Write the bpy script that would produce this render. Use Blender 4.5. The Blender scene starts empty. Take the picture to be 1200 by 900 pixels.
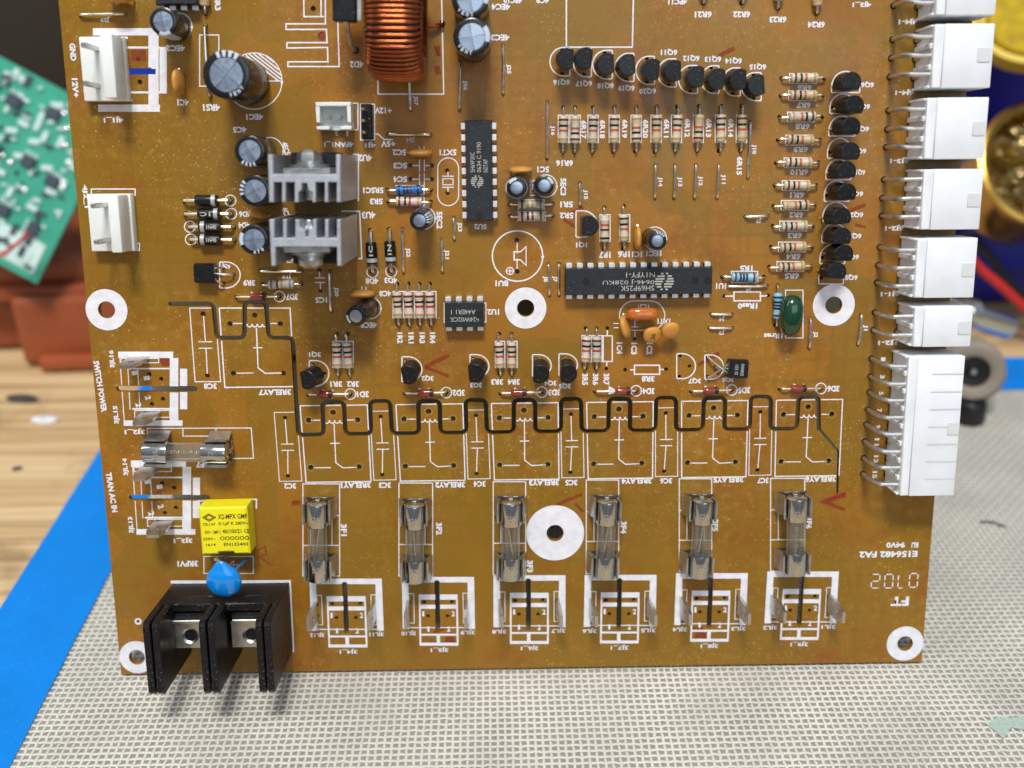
import bpy, bmesh, math, random
import numpy as np
from mathutils import Matrix, Vector
from mathutils.geometry import delaunay_2d_cdt
random.seed(7)
PI = math.pi
MM = 0.001
SC = bpy.context.scene
COL = SC.collection

# ------------------------------------------------------------------ survey: how the board stands before the camera
F_PX, AX, AY, AZ, DIST = 1207.873, 0.20558134, -0.01430129, -0.01153286, 252.8583
def _rot(ax, ay, az):
    cx, sx, cy, sy, cz, sz = math.cos(ax), math.sin(ax), math.cos(ay), math.sin(ay), math.cos(az), math.sin(az)
    Rx = np.array([[1,0,0],[0,cx,-sx],[0,sx,cx]]); Ry = np.array([[cy,0,sy],[0,1,0],[-sy,0,cy]]); Rz = np.array([[cz,-sz,0],[sz,cz,0],[0,0,1]])
    return Rz @ Ry @ Rx
RC = _rot(AX, AY, AZ) @ np.diag([1., -1., -1.])
TC = np.array([0, 0, DIST])
LEAN = math.radians(16.5)                       # board leans back from the vertical
BW, BE, BB, BT, TH = -101.82, 106.6, -75.53, 118.0, 1.6   # board edges and thickness, mm
def bp(u, v, h=0.0):
    """surveyed sight line -> board millimetres on the plane h mm above the laminate"""
    r = np.array([(u - 600) / F_PX, (v - 450) / F_PX, 1.0])
    n = RC[:, 2]
    q = RC.T @ (r * ((h + TC @ n) / (r @ n)) - TC)
    return float(q[0]), float(q[1])
def scale_at(u, v):
    a, b = bp(u - 5, v), bp(u + 5, v)
    return 10.0 / (b[0] - a[0])                 # photo pixels per mm
Z0 = (-BB) * math.cos(LEAN) + TH * math.sin(LEAN) + 0.6
BOARD_M = Matrix(((1, 0, 0, 0), (0, math.sin(LEAN), -math.cos(LEAN), 0), (0, math.cos(LEAN), math.sin(LEAN), Z0 * MM), (0, 0, 0, 1)))
BY0 = -(BB * math.sin(LEAN))                    # shift so the bottom edge stands at world y = 0
BOARD_M[1][3] = BY0 * MM
def b2w(x, y, z):
    return BOARD_M @ Vector((x * MM, y * MM, z * MM))

# ------------------------------------------------------------------ camera
cam = bpy.data.cameras.new('camera')
cam.sensor_fit = 'HORIZONTAL'; cam.sensor_width = 36; cam.lens = 36 * F_PX / 1200
cam.clip_start = 0.01; cam.clip_end = 20
camo = bpy.data.objects.new('camera', cam); COL.objects.link(camo)
CB = -(RC.T @ TC)
Mc = Matrix.Identity(4)
for i in range(3):
    Mc[i][0] = RC[0, i]; Mc[i][1] = -RC[1, i]; Mc[i][2] = -RC[2, i]; Mc[i][3] = CB[i] * MM
camo.matrix_world = BOARD_M @ Mc
SC.camera = camo
cam.dof.use_dof = True
cam.dof.focus_distance = 0.246
cam.dof.aperture_fstop = 8.8
CAMW = BOARD_M @ Vector(CB * MM)
def sight(u, v):
    d = Vector(((u - 600) / F_PX, -(v - 450) / F_PX, -1.0))
    return (camo.matrix_world.to_3x3() @ d).normalized()
def tp(u, v, h=0.0):
    """sight line -> world millimetres on the horizontal plane h mm above the bench"""
    d = sight(u, v); s = (h * MM - CAMW.z) / d.z
    p = CAMW + d * s
    return p.x * 1000, p.y * 1000
def vp(u, v, y):
    """sight line -> world millimetres (x, z) on the upright plane y mm behind the board's foot"""
    d = sight(u, v); s = (y * MM - CAMW.y) / d.y
    p = CAMW + d * s
    return p.x * 1000, p.z * 1000

# ------------------------------------------------------------------ light: a workshop ceiling lamp plus added fill lamps
world = bpy.data.worlds.new('World'); SC.world = world; world.use_nodes = True
bg = world.node_tree.nodes['Background']
bg.inputs[0].default_value = (0.78, 0.88, 1.0, 1)
_wn, _wl = world.node_tree.nodes, world.node_tree.links      # a room: pale ceiling, dimmer walls and floor
_wt = _wn.new('ShaderNodeTexCoord'); _ws = _wn.new('ShaderNodeSeparateXYZ'); _wr = _wn.new('ShaderNodeMapRange')
_wl.new(_wt.outputs['Generated'], _ws.inputs[0]); _wl.new(_ws.outputs['Z'], _wr.inputs['Value'])
_wr.inputs['From Min'].default_value = -.15; _wr.inputs['From Max'].default_value = .75; _wr.inputs['To Min'].default_value = .13; _wr.inputs['To Max'].default_value = .46
_wl.new(_wr.outputs['Result'], bg.inputs[1])
def lamp(name, loc, target, sx, sy, power, col):
    l = bpy.data.lights.new(name, 'AREA'); l.shape = 'RECTANGLE'; l.size = sx; l.size_y = sy; l.energy = power; l.color = col
    o = bpy.data.objects.new(name, l); COL.objects.link(o)
    o.location = loc
    o.rotation_euler = (Vector(target) - Vector(loc)).to_track_quat('-Z', 'Y').to_euler()
    return o
lamp('ceiling_lamp', (-0.06, -0.62, 1.50), (0, 0.02, 0.07), 0.38, 0.24, 25.5, (1.0, 0.965, 0.91))
lamp('cool_fill', (0.55, -1.75, 1.05), (0, 0.02, 0.07), 1.2, 0.9, 6.5, (0.80, 0.90, 1.0))  # added cool fill from behind the camera; no window is known there
lamp('left_fill', (-1.35, -0.35, 1.55), (0, 0.05, 0.05), 0.25, 1.2, 6.5, (0.97, 0.98, 1.0))  # added lamp: fill from the left and extra highlights on metal
SC.view_settings.view_transform = 'Standard'; SC.view_settings.look = 'None'
SC.view_settings.exposure = 0.0; SC.view_settings.gamma = 1.0; SC.view_settings.use_curve_mapping = False
SC.cycles.max_bounces = 8; SC.cycles.transparent_max_bounces = 12; SC.cycles.use_denoising = True
SC.cycles.sample_clamp_indirect = 6

# ------------------------------------------------------------------ materials
def lin(c):
    return tuple(((x / 255) / 12.92 if x / 255 <= .04045 else ((x / 255 + .055) / 1.055) ** 2.4) for x in c)
MATS = {}
def mat(name, rgb, rough=.5, metal=0., var=.0, vscale=300., bump=0., bscale=900., coat=0., trans=0., ior=1.45, sss=0., spec=.5, dust=0., wear=0., aniso=None, alpha=1.):
    if name in MATS: return MATS[name]
    m = bpy.data.materials.new(name); m.use_nodes = True
    N, L = m.node_tree.nodes, m.node_tree.links
    p = N['Principled BSDF']
    c = lin(rgb) + (1,)
    p.inputs['Base Color'].default_value = c
    p.inputs['Roughness'].default_value = rough; p.inputs['Metallic'].default_value = metal
    p.inputs['IOR'].default_value = ior; p.inputs['Specular IOR Level'].default_value = spec
    p.inputs['Alpha'].default_value = alpha
    if coat: p.inputs['Coat Weight'].default_value = coat; p.inputs['Coat Roughness'].default_value = .08
    if trans: p.inputs['Transmission Weight'].default_value = trans
    if sss:
        p.inputs['Subsurface Weight'].default_value = sss; p.inputs['Subsurface Radius'].default_value = (.002, .002, .0022); p.inputs['Subsurface Scale'].default_value = 1.0
    tc = N.new('ShaderNodeTexCoord')
    src = None
    if var or dust or wear:
        n = N.new('ShaderNodeTexNoise'); n.inputs['Scale'].default_value = vscale; n.inputs['Detail'].default_value = 5
        L.new(tc.outputs['Object'], n.inputs['Vector'])
        h = N.new('ShaderNodeHueSaturation'); h.inputs['Color'].default_value = c
        mr = N.new('ShaderNodeMapRange'); mr.inputs['To Min'].default_value = 1 - var; mr.inputs['To Max'].default_value = 1 + var
        mr.inputs['From Min'].default_value = .3; mr.inputs['From Max'].default_value = .7
        L.new(n.outputs['Fac'], mr.inputs['Value']); L.new(mr.outputs['Result'], h.inputs['Value'])
        src = h.outputs['Color']
        # roughness breaks up with the same noise
        rr = N.new('ShaderNodeMapRange'); rr.inputs['To Min'].default_value = max(.03, rough - .10); rr.inputs['To Max'].default_value = min(1, rough + .14)
        L.new(n.outputs['Fac'], rr.inputs['Value']); L.new(rr.outputs['Result'], p.inputs['Roughness'])
        if dust:
            n2 = N.new('ShaderNodeTexNoise'); n2.inputs['Scale'].default_value = 2600; n2.inputs['Detail'].default_value = 1
            L.new(tc.outputs['Object'], n2.inputs['Vector'])
            r2 = N.new('ShaderNodeMapRange'); r2.inputs['From Min'].default_value = .70; r2.inputs['From Max'].default_value = .76; r2.inputs['To Max'].default_value = dust
            L.new(n2.outputs['Fac'], r2.inputs['Value'])
            mx = N.new('ShaderNodeMix'); mx.data_type = 'RGBA'; mx.inputs['B'].default_value = (.5, .47, .40, 1)
            L.new(r2.outputs['Result'], mx.inputs['Factor']); L.new(src, mx.inputs['A']); src = mx.outputs['Result']
        if wear:
            n3 = N.new('ShaderNodeTexNoise'); n3.inputs['Scale'].default_value = vscale * 2.3; n3.inputs['Detail'].default_value = 8; n3.inputs['Roughness'].default_value = .75
            L.new(tc.outputs['Object'], n3.inputs['Vector'])
            r3 = N.new('ShaderNodeMapRange'); r3.inputs['From Min'].default_value = .56; r3.inputs['From Max'].default_value = .66; r3.inputs['To Max'].default_value = wear
            L.new(n3.outputs['Fac'], r3.inputs['Value'])
            mx = N.new('ShaderNodeMix'); mx.data_type = 'RGBA'; mx.inputs['B'].default_value = (.07, .06, .05, 1)
            L.new(r3.outputs['Result'], mx.inputs['Factor']); L.new(src, mx.inputs['A']); src = mx.outputs['Result']
        L.new(src, p.inputs['Base Color'])
    if bump:
        nb = N.new('ShaderNodeTexNoise'); nb.inputs['Scale'].default_value = bscale; nb.inputs['Detail'].default_value = 4
        if aniso:
            mp = N.new('ShaderNodeMapping'); mp.inputs['Scale'].default_value = aniso
            L.new(tc.outputs['Object'], mp.inputs['Vector']); L.new(mp.outputs['Vector'], nb.inputs['Vector'])
        else: L.new(tc.outputs['Object'], nb.inputs['Vector'])
        b = N.new('ShaderNodeBump'); b.inputs['Strength'].default_value = bump; b.inputs['Distance'].default_value = .0002
        L.new(nb.outputs['Fac'], b.inputs['Height']); L.new(b.outputs['Normal'], p.inputs['Normal'])
    MATS[name] = m
    return m

def board_material():
    m = bpy.data.materials.new('phenolic_laminate'); m.use_nodes = True
    N, L = m.node_tree.nodes, m.node_tree.links
    p = N['Principled BSDF']; tc = N.new('ShaderNodeTexCoord')
    def noise(scale, detail=4, rough=.5, vec=None):
        n = N.new('ShaderNodeTexNoise'); n.inputs['Scale'].default_value = scale; n.inputs['Detail'].default_value = detail; n.inputs['Roughness'].default_value = rough
        L.new(vec or tc.outputs['Object'], n.inputs['Vector']); return n
    def rng(sock, a, b, c=0., d=1.):
        r = N.new('ShaderNodeMapRange'); r.inputs['From Min'].default_value = a; r.inputs['From Max'].default_value = b; r.inputs['To Min'].default_value = c; r.inputs['To Max'].default_value = d
        L.new(sock, r.inputs['Value']); return r.outputs['Result']
    def mix(fac, A, B):
        x = N.new('ShaderNodeMix'); x.data_type = 'RGBA'
        L.new(fac, x.inputs['Factor'])
        for s, k in ((A, 'A'), (B, 'B')):
            if isinstance(s, tuple): x.inputs[k].default_value = s + (1,)
            else: L.new(s, x.inputs[k])
        return x.outputs['Result']
    def mul(a, b):
        x = N.new('ShaderNodeMath'); x.operation = 'MULTIPLY'; L.new(a, x.inputs[0])
        if isinstance(b, float): x.inputs[1].default_value = b
        else: L.new(b, x.inputs[1])
        return x.outputs[0]
    # copper pours on the far side shine through as squarish olive fields
    vo = N.new('ShaderNodeTexVoronoi'); vo.distance = 'CHEBYCHEV'; vo.inputs['Scale'].default_value = 62; vo.inputs['Randomness'].default_value = .9
    L.new(tc.outputs['Object'], vo.inputs['Vector'])
    sep = N.new('ShaderNodeSeparateColor'); L.new(vo.outputs['Color'], sep.inputs['Color'])
    f1 = rng(sep.outputs['Red'], .38, .46)
    c = mix(f1, lin((156, 104, 26)), lin((136, 101, 25)))
    f2 = rng(noise(28, 6, .6).outputs['Fac'], .40, .68)
    c = mix(f2, c, lin((154, 104, 30)))
    c = mix(rng(noise(9, 3, .5).outputs['Fac'], .40, .60, 0, .80), c, lin((130, 98, 18)))
    f3 = rng(noise(46, 7, .68).outputs['Fac'], .50, .70, 0, .9)
    c = mix(f3, c, lin((134, 76, 16)))
    # faint tracks on the far side
    for sc_, rt_, k_ in ((88., 0., .34), (66., PI / 2, .30)):
        mb = N.new('ShaderNodeMapping'); mb.inputs['Rotation'].default_value = (0, 0, rt_); L.new(tc.outputs['Object'], mb.inputs['Vector'])
        br = N.new('ShaderNodeTexBrick'); br.inputs['Scale'].default_value = sc_; br.inputs['Mortar Size'].default_value = .055; br.inputs['Mortar Smooth'].default_value = .5; br.offset = .37
        br.inputs['Brick Width'].default_value = 1.9; br.inputs['Row Height'].default_value = .45
        L.new(mb.outputs['Vector'], br.inputs['Vector'])
        c = mix(mul(mul(br.outputs['Fac'], rng(noise(19, 2).outputs['Fac'], .46, .56)), k_), c, lin((122, 92, 24)))
    # paper fibre
    mp = N.new('ShaderNodeMapping'); mp.inputs['Scale'].default_value = (2600, 800, 800); L.new(tc.outputs['Object'], mp.inputs['Vector'])
    f4 = rng(noise(1, 6, .7, mp.outputs['Vector']).outputs['Fac'], .35, .75, 0, .30)
    c = mix(f4, c, lin((116, 74, 20)))
    # settled dust and flux specks, thicker in some places
    dn = rng(noise(26, 3).outputs['Fac'], .42, .66, .0, 1.)
    sp = N.new('ShaderNodeTexVoronoi'); sp.inputs['Scale'].default_value = 900; L.new(tc.outputs['Object'], sp.inputs['Vector'])
    sc = N.new('ShaderNodeSeparateColor'); L.new(sp.outputs['Color'], sc.inputs['Color'])
    dot = rng(sp.outputs['Distance'], .13, .22, 1., 0.)
    pick = rng(sc.outputs['Green'], .72, .80)
    c = mix(mul(mul(mul(dot, pick), dn), .5), c, lin((226, 196, 130)))
    sp2 = N.new('ShaderNodeTexVoronoi'); sp2.inputs['Scale'].default_value = 2100; L.new(tc.outputs['Object'], sp2.inputs['Vector'])
    sc2 = N.new('ShaderNodeSeparateColor'); L.new(sp2.outputs['Color'], sc2.inputs['Color'])
    dn2 = rng(noise(34, 4, .6).outputs['Fac'], .48, .70, .0, 1.)
    c = mix(mul(mul(mul(rng(sp2.outputs['Distance'], .2, .34, 1., 0.), rng(sc2.outputs['Red'], .80, .86)), dn2), .7), c, lin((230, 206, 150)))
    hz = mul(rng(noise(420, 8, .75).outputs['Fac'], .50, .80, 0, .5), dn)
    c = mix(hz, c, lin((205, 160, 80)))
    L.new(c, p.inputs['Base Color'])
    L.new(rng(noise(62, 9, .72).outputs['Fac'], .34, .64, .20, .50), p.inputs['Roughness'])
    p.inputs['Specular IOR Level'].default_value = .42
    b = N.new('ShaderNodeBump'); b.inputs['Strength'].default_value = .18; b.inputs['Distance'].default_value = .0003
    L.new(noise(500, 5).outputs['Fac'], b.inputs['Height']); L.new(b.outputs['Normal'], p.inputs['Normal'])
    return m
M_BOARD = board_material()
M_SILK = mat('silkscreen_ink', (222, 222, 230), .55, var=.10, vscale=500)
M_TIN = mat('tinned_wire', (226, 222, 214), .24, 1., var=.10, vscale=700)
M_STEEL = mat('plated_steel', (198, 198, 194), .30, 1., var=.16, vscale=420, bump=.12, bscale=700)
M_PIN = mat('solder_dipped_pin', (232, 234, 236), .48, .75, var=.08, vscale=900)
M_PLUGPIN = mat('tinned_plug_pin', (206, 208, 210), .34, .95, var=.1, vscale=700)
M_CHIP = mat('black_epoxy', (29, 34, 40), .46, var=.12, vscale=600, bump=.25, bscale=2600, dust=.20)
M_BLACK = mat('black_plastic', (15, 15, 17), .40, spec=.35, var=.12, vscale=500, bump=.12, bscale=1800, dust=.55)
M_TO92 = mat('black_moulding', (19, 20, 22), .36, spec=.38, var=.12, vscale=600, bump=.10, bscale=2600, dust=.25)
M_SLEEVE = mat('black_sleeve', (20, 21, 24), .25, var=.10, vscale=500, dust=.15, coat=.3)
M_ALU = mat('aluminium_can', (176, 188, 206), .34, 1., var=.08, vscale=900, bump=.1, bscale=2500)
M_STRIPE = mat('sleeve_print', (184, 196, 214), .4)
M_SINK = mat('extruded_aluminium', (190, 195, 203), .44, .7, var=.09, vscale=700, bump=.35, bscale=1, aniso=(2600, 2600, 40))
M_NYLON = mat('white_nylon', (226, 231, 238), .36, var=.06, vscale=120, sss=.45, bump=.06)
M_NYLON2 = mat('milky_nylon', (222, 226, 224), .45, var=.05, vscale=200, sss=.2)
M_COPPER = mat('enamelled_copper', (162, 90, 56), .2, 1., var=.14, vscale=900)
M_TAN = mat('ceramic_coat', (196, 138, 62), .45, var=.09, vscale=500, bump=.08)
M_ORANGE = mat('resonator_resin', (182, 96, 28), .16, var=.08, vscale=400, coat=.6)
M_GREEN = mat('green_resin', (8, 56, 32), .14, var=.10, vscale=300, coat=.7)
M_BLUE = mat('blue_resin', (0, 132, 222), .12, var=.05, vscale=250, coat=.6)
M_YELLOW = mat('yellow_case', (232, 220, 28), .38, var=.03, vscale=250, bump=.04)
M_RES = mat('resistor_beige', (194, 184, 162), .40, var=.10, vscale=900)
M_RES2 = mat('resistor_tan', (184, 168, 138), .42, var=.12, vscale=900)
M_RES3 = mat('resistor_greyish', (182, 178, 166), .40, var=.12, vscale=900)
M_RESP = mat('resistor_pinkish', (206, 186, 176), .40, var=.10, vscale=900)
M_RESB = mat('resistor_blue', (38, 112, 186), .35, var=.08, vscale=900)
M_RESC = mat('resistor_pale_blue', (126, 178, 204), .35, var=.08, vscale=900)
M_MARK = mat('chip_print', (172, 174, 166), .6)
M_INK = mat('black_ink', (40, 38, 22), .55)
M_RED = mat('red_marker', (150, 44, 26), .6, var=.3, vscale=900, alpha=.5)
def band(n):
    cols = dict(brown=(92, 52, 30), black=(24, 22, 22), orange=(176, 84, 48), red=(176, 44, 40), gold=(168, 138, 78), grey=(110, 112, 116), green=(66, 110, 74), violet=(84, 62, 100), navy=(20, 44, 84), pale=(222, 210, 190))
    return mat('band_' + n, cols[n], .4)
def glass_mat():
    m = bpy.data.materials.new('fuse_glass'); m.use_nodes = True
    N, L = m.node_tree.nodes, m.node_tree.links
    for x in list(N): N.remove(x)
    o = N.new('ShaderNodeOutputMaterial'); mx = N.new('ShaderNodeMixShader'); t = N.new('ShaderNodeBsdfTransparent'); g = N.new('ShaderNodeBsdfGlossy'); fr = N.new('ShaderNodeLayerWeight'); mr = N.new('ShaderNodeMapRange'); mr.inputs['To Min'].default_value = .12; mr.inputs['To Max'].default_value = .5
    t.inputs[0].default_value = (.90, .92, .90, 1); g.inputs['Roughness'].default_value = .07; fr.inputs['Blend'].default_value = .28
    mr.inputs['From Min'].default_value = .30
    df = N.new('ShaderNodeBsdfTranslucent'); df.inputs[0].default_value = (.80, .80, .76, 1); d2 = N.new('ShaderNodeBsdfDiffuse'); d2.inputs[0].default_value = (.62, .60, .54, 1)
    ad = N.new('ShaderNodeMixShader'); L.new(df.outputs[0], ad.inputs[1]); L.new(d2.outputs[0], ad.inputs[2])
    m2 = N.new('ShaderNodeMixShader'); r2 = N.new('ShaderNodeMapRange'); r2.inputs['From Min'].default_value = .25; r2.inputs['From Max'].default_value = .85; r2.inputs['To Min'].default_value = .09; r2.inputs['To Max'].default_value = .66  # pale diffuse edge imitates refraction streaks along the tube sides
    L.new(fr.outputs['Facing'], mr.inputs['Value']); L.new(fr.outputs['Facing'], r2.inputs['Value'])
    L.new(mr.outputs['Result'], mx.inputs[0]); L.new(t.outputs[0], mx.inputs[1]); L.new(g.outputs[0], mx.inputs[2])
    L.new(r2.outputs['Result'], m2.inputs[0]); L.new(mx.outputs[0], m2.inputs[1]); L.new(ad.outputs[0], m2.inputs[2]); L.new(m2.outputs[0], o.inputs[0])
    return m
M_GLASS = glass_mat()
M_RGLASS = mat('diode_glass', (132, 48, 34), .08, coat=.5, var=.2, vscale=900)

# ------------------------------------------------------------------ geometry in millimetres
class G:
    def __init__(s): s.v = []; s.f = []
    def add(s, vs, fs, M=None):
        o = len(s.v)
        for p in vs:
            s.v.append(tuple(M @ Vector(p)) if M is not None else tuple(p))
        s.f += [tuple(i + o for i in f) for f in fs]
        return s
    def box(s, x0, x1, y0, y1, z0, z1, b=0., seg=1, M=None):
        if b <= 0:
            vs = [(x, y, z) for z in (z0, z1) for y in (y0, y1) for x in (x0, x1)]
            return s.add(vs, [(0,2,3,1),(4,5,7,6),(0,1,5,4),(2,6,7,3),(0,4,6,2),(1,3,7,5)], M)
        bm = bmesh.new(); bmesh.ops.create_cube(bm, size=1)
        for v in bm.verts:
            v.co = Vector(((x0 + x1) / 2 + v.co.x * (x1 - x0), (y0 + y1) / 2 + v.co.y * (y1 - y0), (z0 + z1) / 2 + v.co.z * (z1 - z0)))
        bmesh.ops.bevel(bm, geom=list(bm.edges), offset=b, segments=seg, profile=.5, affect='EDGES')
        bm.verts.index_update()
        s.add([v.co.copy() for v in bm.verts], [[v.index for v in f.verts] for f in bm.faces], M); bm.free()
        return s
    def lathe(s, prof, n=20, M=None, cap=True):
        vs, fs = [], []
        for r, z in prof:
            for k in range(n):
                a = 2 * PI * k / n; vs.append((r * math.cos(a), r * math.sin(a), z))
        for i in range(len(prof) - 1):
            for k in range(n):
                a, b = i * n + k, i * n + (k + 1) % n
                fs.append((a, b, b + n, a + n))
        if cap:
            if prof[0][0] > 1e-6: fs.append(tuple(range(n - 1, -1, -1)))
            if prof[-1][0] > 1e-6: fs.append(tuple(range((len(prof) - 1) * n, len(prof) * n)))
        return s.add(vs, fs, M)
    def tube(s, pts, r, n=8, closed=False, rad=None):
        pts = [Vector(p) for p in pts]; m = len(pts)
        vs, fs = [], []
        up = None
        for i, p in enumerate(pts):
            if closed: d = pts[(i + 1) % m] - pts[i - 1]
            else: d = pts[min(i + 1, m - 1)] - pts[max(i - 1, 0)]
            d.normalize()
            if up is None:
                up = Vector((0, 0, 1)) if abs(d.z) < .9 else Vector((1, 0, 0))
            a = (up - d * up.dot(d)).normalized(); b = d.cross(a); up = a
            rr = rad[i] if rad else r
            for k in range(n):
                t = 2 * PI * k / n; vs.append(p + a * (rr * math.cos(t)) + b * (rr * math.sin(t)))
        for i in range(m if closed else m - 1):
            for k in range(n):
                x, y = i * n + k, i * n + (k + 1) % n
                fs.append((x, y, ((i + 1) % m) * n + (k + 1) % n, ((i + 1) % m) * n + k))
        if not closed:
            fs.append(tuple(range(n - 1, -1, -1))); fs.append(tuple(range((m - 1) * n, m * n)))
        return s.add(vs, fs)
    def prism(s, out, z0, z1, b=0., M=None):
        out = [Vector((p[0], p[1])) for p in out]
        area = sum(out[i - 1].x * out[i].y - out[i].x * out[i - 1].y for i in range(len(out)))
        if area < 0: out.reverse()
        n = len(out)
        rings = [(out, z0)]
        if b > 0:
            ins = []
            for i in range(n):
                p, q, r = out[i - 1], out[i], out[(i + 1) % n]
                d1 = (q - p).normalized(); d2 = (r - q).normalized()
                n1 = Vector((-d1.y, d1.x)); n2 = Vector((-d2.y, d2.x)); k = n1 + n2
                k = k / max(.35, k.dot(n1)) if k.length > 1e-6 else n1
                ins.append(q + k * b)
            rings += [(out, z1 - b), (ins, z1)]
        else: rings += [(out, z1)]
        vs = [(p.x, p.y, z) for o, z in rings for p in o]
        fs = [tuple(range(n - 1, -1, -1)), tuple(range((len(rings) - 1) * n, len(rings) * n))]
        for i in range(len(rings) - 1):
            for k in range(n):
                fs.append((i * n + k, i * n + (k + 1) % n, (i + 1) * n + (k + 1) % n, (i + 1) * n + k))
        return s.add(vs, fs, M)
    def blob(s, rx, ry, rz, e=1., nu=24, nv=14, M=None, deform=None):
        def pw(x): return math.copysign(abs(x) ** e, x)
        vs, fs = [], []
        for j in range(nv + 1):
            t = -PI / 2 + PI * j / nv
            for i in range(nu):
                a = 2 * PI * i / nu
                p = Vector((rx * pw(math.cos(t)) * pw(math.cos(a)), ry * pw(math.cos(t)) * pw(math.sin(a)), rz * pw(math.sin(t))))
                vs.append(deform(p) if deform else p)
        for j in range(nv):
            for i in range(nu):
                fs.append((j * nu + i, j * nu + (i + 1) % nu, (j + 1) * nu + (i + 1) % nu, (j + 1) * nu + i))
        return s.add(vs, fs, M)
    def strip(s, pts, w, z, closed=False):
        """flat printed line through 2-D points"""
        P = [Vector(p) for p in pts]
        if closed: P = P + [P[0], P[1]]
        n = len(P); L_, R_ = [], []
        for i in range(n):
            d1 = (P[i] - P[i - 1]).normalized() if i else (P[1] - P[0]).normalized()
            d2 = (P[i + 1] - P[i]).normalized() if i < n - 1 else d1
            n1 = Vector((-d1.y, d1.x)); n2 = Vector((-d2.y, d2.x)); k = n1 + n2
            k = k / max(.4, k.dot(n1)) if k.length > 1e-6 else n1
            L_.append(P[i] + k * (w / 2)); R_.append(P[i] - k * (w / 2))
        if closed: L_, R_ = L_[1:], R_[1:]; n -= 1
        vs = [(p.x, p.y, z) for p in L_] + [(p.x, p.y, z) for p in R_]
        return s.add(vs, [(n + i, n + i + 1, i + 1, i) for i in range(n - 1)])
    def mesh(s, name, m, smooth=True, ang=38):
        me = bpy.data.meshes.new(name)
        me.from_pydata([(x * MM, y * MM, z * MM) for x, y, z in s.v], [], s.f)
        me.materials.append(m)
        if smooth:
            me.polygons.foreach_set('use_smooth', [True] * len(me.polygons)); me.set_sharp_from_angle(angle=math.radians(ang))
        me.update()
        return me
RX = lambda a: Matrix.Rotation(a, 4, 'X')
RY = lambda a: Matrix.Rotation(a, 4, 'Y')
RZ = lambda a: Matrix.Rotation(a, 4, 'Z')
TR = lambda x, y, z=0.: Matrix.Translation((x, y, z))
CACHE = {}
def cached(key, fn):
    if key not in CACHE: CACHE[key] = fn()
    return CACHE[key]
def obj(name, data, parent=None, loc=(0, 0, 0), rot=None, label=None, kind=None):
    o = bpy.data.objects.new(name, data); COL.objects.link(o)
    if parent is not None: o.parent = parent
    M = Matrix.Translation(Vector(loc) * MM)
    if rot is not None:
        M = M @ (rot.to_4x4() if isinstance(rot, Matrix) else RZ(rot))
    o.matrix_local = M if parent is not None else M
    if label: o['label'] = label
    if kind: o['kind'] = kind
    return o
def thing(o, label, cat, group=None, kind=None):
    o['label'] = label; o['category'] = cat
    if group: o['group'] = group
    if kind: o['kind'] = kind
    return o

# ================================================================== THE SETTING
def wood():
    m = bpy.data.materials.new('bench_wood'); m.use_nodes = True
    N, L = m.node_tree.nodes, m.node_tree.links; p = N['Principled BSDF']; tc = N.new('ShaderNodeTexCoord')
    mp = N.new('ShaderNodeMapping'); mp.inputs['Scale'].default_value = (6, 130, 60); L.new(tc.outputs['Object'], mp.inputs['Vector'])
    n = N.new('ShaderNodeTexNoise'); n.inputs['Scale'].default_value = 1; n.inputs['Detail'].default_value = 8; n.inputs['Distortion'].default_value = 1.4; L.new(mp.outputs['Vector'], n.inputs['Vector'])
    r = N.new('ShaderNodeValToRGB'); e = r.color_ramp.elements
    e[0].position = .34; e[0].color = lin((172, 143, 104)) + (1,); e[1].position = .68; e[1].color = lin((218, 192, 150)) + (1,)
    k = e.new(.5); k.color = lin((198, 166, 120)) + (1,)
    L.new(n.outputs['Fac'], r.inputs['Fac'])
    n2 = N.new('ShaderNodeTexNoise'); n2.inputs['Scale'].default_value = 32; n2.inputs['Detail'].default_value = 6; L.new(tc.outputs['Object'], n2.inputs['Vector'])
    r2 = N.new('ShaderNodeMapRange'); r2.inputs['From Min'].default_value = .52; r2.inputs['From Max'].default_value = .70; r2.inputs['To Max'].default_value = .75; L.new(n2.outputs['Fac'], r2.inputs['Value'])
    mx = N.new('ShaderNodeMix'); mx.data_type = 'RGBA'; mx.inputs['B'].default_value = lin((112, 86, 58)) + (1,)
    L.new(r2.outputs['Result'], mx.inputs['Factor']); L.new(r.outputs['Color'], mx.inputs['A']); L.new(mx.outputs['Result'], p.inputs['Base Color'])
    p.inputs['Roughness'].default_value = .5
    return m
g = G().box(-700, 900, -400, 900, -30, -0.75, .8)
bench = obj('bench_top', g.mesh('bench_top', wood())); bench['kind'] = 'structure'; bench['label'] = 'worn pale wooden bench top under the mat and tape'

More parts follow.
